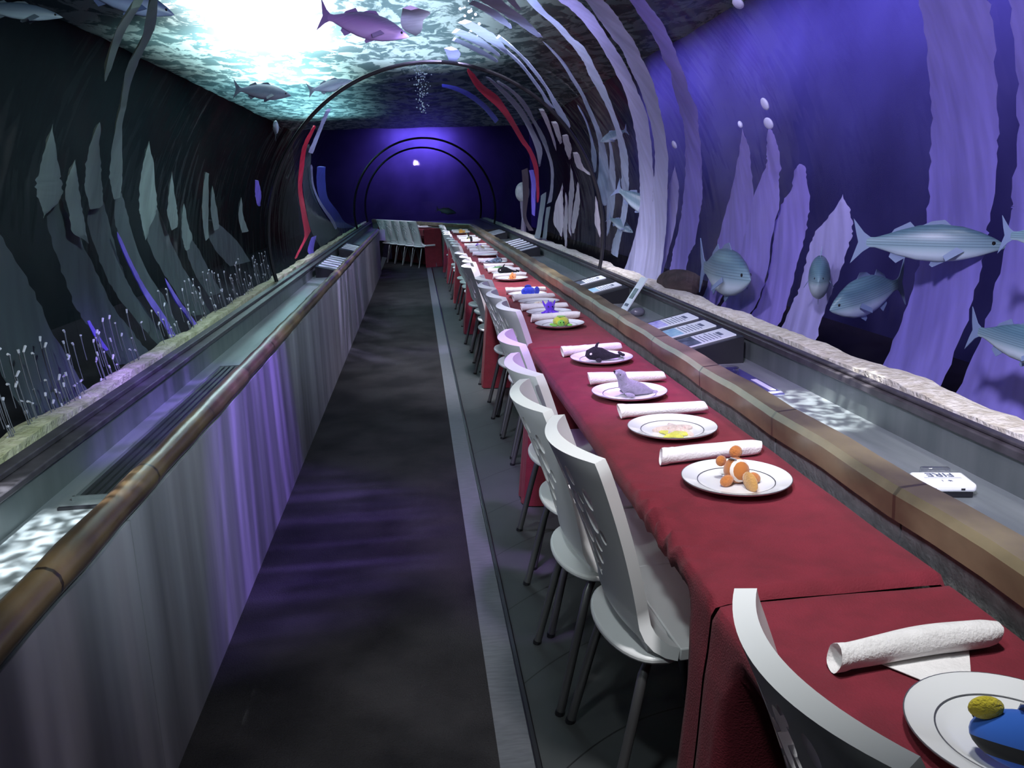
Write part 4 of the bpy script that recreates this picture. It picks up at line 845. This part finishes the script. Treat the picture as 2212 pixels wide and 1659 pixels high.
def toy_turtle(t, shell=(.42, .46, .03), skin=(.16, .45, .05)):
    MB().ell((0, 0, .028), (.044, .040, .028)).build('shell', pm('tsh%s' % (shell,), shell), t)
    b = MB(); star_mesh(b, .028, .020, .004, 3, 0, (0, 0, .053)); b.build('marking', pm('tsk%s' % (skin,), skin), t)
    MB().ell((-.010, -.044, .024), (.020, .018, .017)).build('head', pm('tsk%s' % (skin,), skin), t)
    for sx, sy in ((-1, -1), (-1, 1), (1, -1), (1, 1)): MB().ell((sx * .040, sy * .022, .009), (.018, .012, .007), (0, 0, sx * sy * .6)).build('flipper', pm('tsk%s' % (skin,), skin), t)
    eye(t, (-.018, -.060, .030), .003); eye(t, (-.002, -.061, .030), .003)
def toy_octopus(t):
    m = pm('octo', (.10, .02, .55)); MB().ell((0, 0, .042), (.028, .026, .034)).build('head', m, t)
    for k in range(8):
        a = 2 * PI * k / 8; c, s = math.cos(a), math.sin(a); up = .05 if k in (1, 2, 3) else .0
        MB().tube([(.014 * c, .014 * s, .022), (.03 * c, .03 * s, .014 + up * .6), (.044 * c, .044 * s, .010 + up), (.052 * c, .052 * s, .012 + up * 1.3)], [.010, .008, .006, .003], 8).build('arm', m, t)
    eye(t, (-.012, -.024, .048)); eye(t, (.012, -.024, .048))
def toy_fish(t, c, c2, s=1.):
    b = MB(); b.ell((0, 0, .026 * s), (.042 * s, .022 * s, .026 * s)); b.build('body', pm('f%s' % (c,), c), t)
    MB().ell((.050 * s, 0, .028 * s), (.016 * s, .006 * s, .022 * s)).build('tail_fin', pm('f%s' % (c2,), c2), t)
    MB().ell((-.002 * s, 0, .052 * s), (.020 * s, .005 * s, .012 * s)).build('dorsal_fin', pm('f%s' % (c2,), c2), t)
    for sy in (-1, 1):
        MB().ell((-.01 * s, sy * .022 * s, .014 * s), (.010 * s, .012 * s, .005 * s)).build('fin', pm('f%s' % (c2,), c2), t); eye(t, (-.030 * s, sy * .015 * s, .034 * s), .003)
def toy_croc(t):
    m = pm('croc', (.08, .26, .08)); b = MB(); b.tube([(-.09, 0, .012), (-.06, 0, .014), (-.04, 0, .018), (0, 0, .018), (.04, 0, .014), (.085, .01, .008)], [.007, .010, .014, .017, .012, .003], 12, flat=.8); b.build('body', m, t)
    for sx in (-.03, .03):
        for sy in (-1, 1): MB().ell((sx, sy * .020, .007), (.008, .012, .007)).build('leg', m, t)
    eye(t, (-.045, -.008, .031), .003); eye(t, (-.045, .008, .031), .003)
def toy_shell(t):
    b = MB(); b.tube([(-.035, 0, .025), (-.01, .004, .035), (.02, 0, .03), (.045, -.004, .02), (.06, 0, .014)], [.012, .030, .026, .014, .004], 14); b.build('body', pm('tan', (.42, .34, .22)), t)
    MB().ell((-.036, 0, .03), (.012, .016, .018)).build('face', pm('tan2', (.6, .54, .42)), t); eye(t, (-.046, -.007, .035), .003); eye(t, (-.046, .007, .035), .003)
def toy_penguin(t, acc=(.55, .45, .04)):
    MB().ell((0, 0, .034), (.026, .026, .034)).build('body', pm('pg', (.01, .01, .014)), t); MB().ell((0, 0, .072), (.019, .019, .019)).build('head', pm('pg', (.01, .01, .014)), t)
    MB().ell((-.012, -.008, .032), (.018, .016, .026)).build('belly', pm('whitep', (.75, .75, .78)), t); MB().ell((-.020, -.004, .070), (.008, .006, .005)).build('beak', pm('pa%s' % (acc,), acc), t)
    for sy in (-1, 1):
        MB().ell((0, sy * .028, .036), (.010, .006, .022)).build('wing', pm('pg', (.01, .01, .014)), t); MB().ell((-.016, sy * .012, .005), (.014, .009, .005)).build('foot', pm('pa%s' % (acc,), acc), t)
BLUE = (.02, .05, .62)
# y plate, chair y, chair back-top x, toy builder, toy name, toy label, rotation, short phrase
PLACES = [
 (.885, .85, .450, toy_tang, 'plush_fish', 'blue and black plush fish with yellow fins on the nearest plate', 2.5, 'the blue and black plush fish'),
 (1.87, 1.84, .345, toy_orange, 'plush_fish', 'orange plush fish with white bands and a grey tag on a plate', .1, 'the orange banded plush fish'),
 (2.33, 2.26, .305, toy_star, 'plush_starfish', 'pale plush starfish with yellow arms on a plate', 0., 'the yellow-armed starfish'),
 (2.79, 2.70, .335, toy_seal, 'plush_seal', 'grey plush seal raising its head on a plate', .15, 'the grey plush seal'),
 (3.40, 3.20, .36, toy_orca, 'plush_orca', 'black plush orca with small white spots, the nearer of two on plates', .1, 'the nearer black orca'),
 (4.34, 4.11, .44, toy_turtle, 'plush_turtle', 'yellow and green plush turtle on a plate', .1, 'the yellow-green turtle'),
 (4.78, 4.60, .43, toy_octopus, 'plush_octopus', 'violet plush octopus with raised arms on a plate', 0., 'the violet octopus'),
 (5.25, 5.06, .415, lambda t: toy_star(t, (.62, .36, .26), (.72, .68, .55), .8), 'plush_starfish', 'small pinkish plush starfish on a plate beside the octopus', .6, 'the small pinkish starfish'),
 (5.65, 5.50, .43, lambda t: toy_fish(t, BLUE, (.02, .04, .45), 1.25), 'plush_fish', 'bright blue plush fish on a plate', .2, 'the bright blue plush fish'),
 (6.71, 6.45, .39, lambda t: toy_fish(t, (.68, .20, .04), (.72, .34, .12), 1.0), 'plush_fish', 'small orange plush fish on the plate next to the farther orca', 1.0, 'the small orange plush fish'),
 (7.17, 6.90, .42, lambda t: toy_orca(t, 1.1), 'plush_orca', 'black and white plush orca, the farther of two on plates', .1, 'the farther orca'),
 (7.64, 7.36, .42, toy_croc, 'plush_crocodile', 'long green plush crocodile on a plate', .1, 'the green crocodile'),
 (8.27, 7.84, .40, lambda t: toy_orca(t, 1.0, (.18, .28, .40)), 'plush_dolphin', 'grey-blue plush dolphin on a plate', 2.8, 'the grey-blue dolphin'),
 (9.25, 8.90, .42, lambda t: toy_star(t, (.42, .60, .08), (.70, .72, .60), .85), 'plush_starfish', 'lime green plush starfish on a far plate', .2, 'the lime green starfish'),
 (9.70, 9.36, .42, lambda t: toy_seal(t, (.62, .60, .58)), 'plush_seal', 'white plush seal on a far plate', .3, 'the white seal'),
 (10.22, 9.84, .42, toy_shell, 'plush_hermit_crab', 'tan plush shell creature on a far plate', .2, 'the tan shell creature'),
 (10.72, 10.30, .41, lambda t: toy_fish(t, (.20, .08, .5), (.3, .16, .6), .8), 'plush_fish', 'small purple plush fish on a far plate', .3, 'the small purple fish'),
 (11.75, 11.30, .41, lambda t: toy_penguin(t, (.35, .4, .5)), 'plush_penguin', 'black plush penguin with grey feet on a far plate', 0., 'the grey-footed penguin'),
 (12.20, 11.76, .42, lambda t: toy_turtle(t, (.02, .02, .02), (.55, .48, .05)), 'plush_turtle', 'black and yellow plush turtle on a far plate', 0., 'the black and yellow turtle'),
 (12.75, 12.25, .42, toy_penguin, 'plush_penguin', 'black plush penguin with yellow feet on a far plate', .4, 'the yellow-footed penguin'),
 (14.2, 13.6, .42, lambda t: toy_fish(t, (.70, .32, .04), (.7, .4, .1), 1.2), 'plush_fish', 'orange plush fish on the farthest plate but one', .5, 'the far orange plush fish'),
 (14.75, 14.15, .42, lambda t: toy_turtle(t, (.4, .3, .14), (.5, .42, .25)), 'plush_turtle', 'brown plush turtle on the farthest plate', 0., 'the brown turtle'),
]
GC = 'white chairs along the aisle side of the long table'
for i, (yp, yc, xt, fn, nm, lb, rz, ph) in enumerate(PLACES):
    zt = CZT - (.008 if i == 0 else 0); px = .74 + .012 * math.sin(i * 2.1)
    if i == 0: px = .750
    if i == 3: px = .715
    p = plate0 if i == 0 else dup(plate0); p.location = (px, yp, zt); p['label'] = 'white plate with a thin silver ring under ' + ph; p['group'] = 'white plates along the long table'
    t = thing(nm, lb, 'plush toy', (px + (.005 if i else -.018), yp - (.01 if i else .06), zt + .0045), rz, 'plush toys on the plates'); fn(t)
    if i == 0: t.scale = (1.2, 1.2, 1.0)
    n = bpy.data.objects.new('napkin', NM[0] if i == 0 else NM[1 + i % 4]); COL.objects.link(n)
    yn = {0: 1.10, 1: 2.07, 2: 2.515, 3: 2.985, 4: 3.57, 5: 4.565}.get(i, yp + .19); xn = .757 if i in (1, 2, 3) else .745
    n.location = (xn, yn, zt + .0005); n.rotation_euler = (0, 0, {0: .10, 1: .10, 2: .03, 3: -.02, 4: .25, 5: .2}.get(i, .12 + .08 * math.sin(i * 3)))
    tag(n, 'rolled white napkin lying behind the plate with ' + ph, 'napkin', 'rolled napkins along the long table')
    if i == 0:
        b = MB(); b.prism([(-.01, -.07), (.05, -.062), (.095, -.005), (-.06, .0), (-.06, -.008)], .0012); b.prism([(-.035, -.062), (.02, -.068), (.06, 0), (-.07, 0)], .0012, Matrix.Translation((0, 0, .0014))); b.build('flap', M['linen'], n)
    place_chair(xt + .298, yc + .03, .05 + .03 * math.sin(i * 2.7), 'white perforated plastic chair at the place set with ' + ph, GC)
# ------------------------------------------------------------ far table along the bend
rzf = rz2
def far(u, v, z=0.): return Vector((.5, 16.62, z)) + D2 * v + Vector((D2.y, -D2.x, 0)) * u      # u towards the wall, v along the bend
MF = Matrix.Translation((.46, 16.62, 0)) @ Matrix.Rotation(rz2, 4, 'Z')
b = MB(); rows = []
for j in range(41):
    y = 2.5 * j / 40; f = .012 * math.sin(y * 22) + .008 * math.sin(y * 47)
    rows.append([(.0, y, .72), (-.01, y, .750), (-.36, y, .750), (-.38, y, .735), (-.37, y, .62), (-.09 + f * .2, y, .50), (-.07 + f * .6, y, .006)])
b.rings(rows, close=False, cap=False)
e = [b.bm.verts.new(p) for p in ((0, 0, .75), (-.36, 0, .75), (-.37, 0, .62), (-.36, 0, .006), (0, 0, .006))]; b.bm.faces.new(e)
o = b.build('tablecloth', M['cloth'], smooth=50); o.matrix_world = MF; tag(o, 'red tablecloth on the separate far table standing along the angled wall', 'tablecloth')
for i in range(5):
    q = MF @ Vector((-.235, .20 + .43 * i, 0))
    place_chair(q.x, q.y, rz2, ['nearest', 'second', 'third', 'fourth', 'fifth'][i] + ' white chair at the separate far table, counted from the near end', 'white chairs at the far table')
for i in range(4):
    q = MF @ Vector((-.18, .35 + .45 * i, .7525)); p = dup(plate0); p.location = q; p['group'] = 'plates on the far table'; p['label'] = ['nearest', 'second', 'third', 'fourth'][i] + ' white plate on the separate far table, counted from the near end'
    n = bpy.data.objects.new('napkin', NM[1 + i]); COL.objects.link(n); n.location = MF @ Vector((-.18, .35 + .45 * i + .19, .753)); n.rotation_euler = (0, 0, rz2); tag(n, ['nearest', 'second', 'third', 'fourth'][i] + ' rolled napkin on the separate far table, counted from the near end', 'napkin', 'napkins on the far table')
# ------------------------------------------------------------ lights
def light(kind, name, loc, power, color, aim=None, size=.1, spot=60, blend=.6, sy=None):
    l = bpy.data.lights.new(name, kind); l.energy = power; l.color = color
    if kind == 'SPOT': l.spot_size = math.radians(spot); l.spot_blend = blend; l.shadow_soft_size = size
    elif kind == 'AREA':
        l.size = size
        if sy: l.shape = 'RECTANGLE'; l.size_y = sy
    else: l.shadow_soft_size = size
    o = bpy.data.objects.new(name, l); COL.objects.link(o); o.location = loc
    if aim is not None: o.rotation_euler = (Vector(aim) - Vector(loc)).to_track_quat('-Z', 'Y').to_euler()
    return o
WHT, PUR, BLU, TEAL, LILAC = (1, .98, .96), (.36, .22, 1.), (.17, .15, 1.), (.45, .9, 1.), (.80, .76, 1.)
def ripple(o, scale=9., lo=.42, hi=.62, base=.25, gain=2.2, stretch=(1, 1, 1)):
    """noise put into the lamp, standing in for light broken up by moving water"""
    l = o.data; l.use_nodes = True; nt = l.node_tree; N = nt.nodes; L = nt.links; em = N['Emission']
    tc = N.new('ShaderNodeTexCoord'); mp = N.new('ShaderNodeMapping'); mp.inputs['Scale'].default_value = stretch; nz = N.new('ShaderNodeTexNoise')
    nz.inputs['Scale'].default_value = scale; nz.inputs['Detail'].default_value = 3; nz.inputs['Distortion'].default_value = .8
    mr = N.new('ShaderNodeMapRange'); mr.inputs[1].default_value = lo; mr.inputs[2].default_value = hi; mr.inputs[3].default_value = base; mr.inputs[4].default_value = gain
    L.new(tc.outputs['Normal'], mp.inputs[0]); L.new(mp.outputs[0], nz.inputs['Vector']); L.new(nz.outputs[0], mr.inputs[0]); L.new(mr.outputs[0], em.inputs['Strength'])
    return o
for (x, y, z, sx, sy, p, c) in ((-1.5, 9.6, 4.1, .5, 3.6, 190, (.95, 1, 1)), (-1.9, 12.6, 4.3, .8, 4.5, 120, (.7, 1, 1)), (-2.2, 18., 4.5, .8, 7., 60, TEAL), (-.1, 10., 4.5, 1.4, 6., 60, (.7, .85, 1.))):
    o = light('AREA', 'skylight_lamp', (x, y, z), p, c, (x, y, 3.3), sx, sy=sy); o.data.spread = math.radians(110)
# lamps under the water surface washing the table-side tank wall from its top edge
o = light('AREA', 'wall_wash_lamp', (2.75, 8.2, 3.2), 150, (.42, .35, 1.), (3.5, 8.2, 2.5), 9., sy=.2); o.data.spread = math.radians(105)
light('SPOT', 'chair_fill', (-1.75, 1.0, 2.25), 130, (.85, 1., 1.), (.3, 3.3, .65), .1, 46, .9)  # added fill for the chair backs, standing in for the skylight
# added fill spots by the crown, turned outward onto the ribbons, blades and fish
for y, p in ((-.2, 900), (2.4, 330), (5.4, 300)):
    light('SPOT', 'outward_fill', (-.45, y, 2.80), p, LILAC, (1.9, y + 2.6, 1.75), .12, 62, .9)
light('SPOT', 'outward_fill', (-.2, 8.6, 2.85), 200, LILAC, (1.5, 10.6, 1.7), .12, 70, .9)
for y, p in ((.6, 360), (3.2, 320), (5.8, 200)):
    light('SPOT', 'outward_fill', (.85, y, 2.75), p, (.75, 1, .98), (-1.3, y + 1.8, 1.5), .12, 58, .9)
light('SPOT', 'outward_fill', (.6, 8.0, 2.85), 170, (.75, .8, 1.), (-1.3, 10.4, 1.5), .12, 60, .9)
light('SPOT', 'outward_fill', (.15, 4.4, 2.62), 150, (.75, .5, 1.), (-.35, 7.28, 2.8), .06, 40, .9)  # added violet fill for the fish near the crown
light('SPOT', 'bend_fill_lilac', (-.7, 15.6, 3.1), 190, LILAC, (-.1, 17.3, .7), .1, 44, .9)  # added fill to turn the far chairs lilac
light('SPOT', 'crown_fill', (1.15, 5.6, 3.2), 130, LILAC, (.75, 6.2, 2.3), .1, 105, .9)  # added fill to brighten the streaks at the crown
light('SPOT', 'sand_lamp', (1.9, 1.6, 3.1), 110, (.95, .92, .9), (1.66, 2.7, .78), .15, 70, .9)
light('SPOT', 'sand_lamp', (-1.6, 1.2, 3.1), 40, (.95, .95, .7), (-1.25, 2.8, .8), .2, 80, .9)
# lamps over the crown lighting the room through the acrylic, added fills among them
light('SPOT', 'table_lamp_white', (.3, 5.6, 3.1), 640, (.95, .92, 1.), (.6, 6.9, .75), .12, 72, .9)
light('SPOT', 'table_lamp_far', (.2, 10.5, 3.15), 420, (.88, .84, 1.), (.6, 12.2, .75), .12, 72, .9)
light('SPOT', 'table_lamp_violet', (.55, 2.5, 3.0), 360, (.62, .34, 1.), (.72, 3.2, .75), .1, 44, .9)
light('SPOT', 'table_lamp_near', (.5, 1.0, 2.9), 170, (1., .98, .97), (.72, 1.7, .75), .1, 60, .9)
light('SPOT', 'chair_fill', (-.25, .6, 2.85), 80, (.9, 1., 1.), (.42, 1.7, .6), .1, 55, .9)  # added fill for the near chairs
light('SPOT', 'chair_fill', (-.25, 3.4, 2.9), 190, LILAC, (.40, 4.4, .6), .1, 60, .9)  # added fill for the chairs farther along
ripple(light('SPOT', 'wall_lamp_violet', (.5, 3.5, 2.9), 620, PUR, (-.73, 3.5, .42), .03, 42, .8), 22, base=.5, gain=1.6, stretch=(1, .1, .1))
ripple(light('SPOT', 'wall_lamp_pale', (.4, 6.8, 2.95), 430, (.66, .6, 1.), (-.72, 8.8, .4), .03, 66, .9), 22, stretch=(1, .1, .1))
ripple(light('SPOT', 'wall_lamp_near', (.2, 1.2, 2.8), 60, (.95, .9, .95), (-.72, 1.9, .42), .03, 56, .9), 16, base=.5, gain=1.6, stretch=(1, .1, .1))
ripple(light('SPOT', 'trough_fill', (-1.02, 1.2, 2.85), 420, (.92, 1, 1), (-.97, 2.02, .65), .01, 15, .6), 60, .45, .6, .15, 5.)  # added spot standing in for the skylight mirrored in the aisle trough
light('SPOT', 'trough_fill', (-.5, 4.2, 2.9), 45, (.7, .95, 1.), (-.98, 4.6, .65), .06, 60, 1.)  # added fill for the aisle trough floor
ripple(light('SPOT', 'trough_fill', (1.1, 1.9, 2.85), 330, (.98, 1, .95), (1.37, 2.85, .65), .01, 15, .6), 60, .45, .6, .15, 5.)  # added spot standing in for bright reflections in the table-side trough
light('SPOT', 'trough_fill', (1.2, 3.6, 2.85), 15, (.75, .9, 1.), (1.36, 4.0, .65), .06, 60, 1.)  # added fill for the table-side trough floor
light('SPOT', 'end_lamp_violet', (-.4, 18.2, 3.1), 160, PUR, (-.7, 20.0, .7), .15, 60, .9)
light('AREA', 'end_wall_lamp', (.2, 25.3, 3.15), 150, PUR, (.2, 25.75, 2.6), 1.6, sy=.3)
ripple(light('SPOT', 'bend_lamp_violet', (-.2, 14.2, 3.1), 130, PUR, (-.2, 15.4, 0), .03, 44, .8), 20)
w = bpy.data.worlds.new('world'); sc.world = w; w.use_nodes = True
w.node_tree.nodes['Background'].inputs[0].default_value = (.35, .42, .6, 1); w.node_tree.nodes['Background'].inputs[1].default_value = .05
# ------------------------------------------------------------ camera
cam = bpy.data.cameras.new('camera'); co = bpy.data.objects.new('camera', cam); COL.objects.link(co)
cam.sensor_width = 36; cam.lens = 1790 / 2212 * 36; cam.clip_start = .02; cam.clip_end = 200
R, U, F = Vector(CAM_R), Vector(CAM_U), Vector(CAM_F)
co.matrix_world = Matrix.Translation((0, 0, 1.485)) @ Matrix((R, U, -F)).transposed().to_4x4()
sc.camera = co
sc.view_settings.view_transform = 'Standard'; sc.view_settings.look = 'None'; sc.view_settings.gamma = 1; sc.view_settings.exposure = 0; sc.view_settings.use_curve_mapping = False
sc.cycles.transparent_max_bounces = 24; sc.cycles.max_bounces = 8; sc.cycles.sample_clamp_indirect = 6
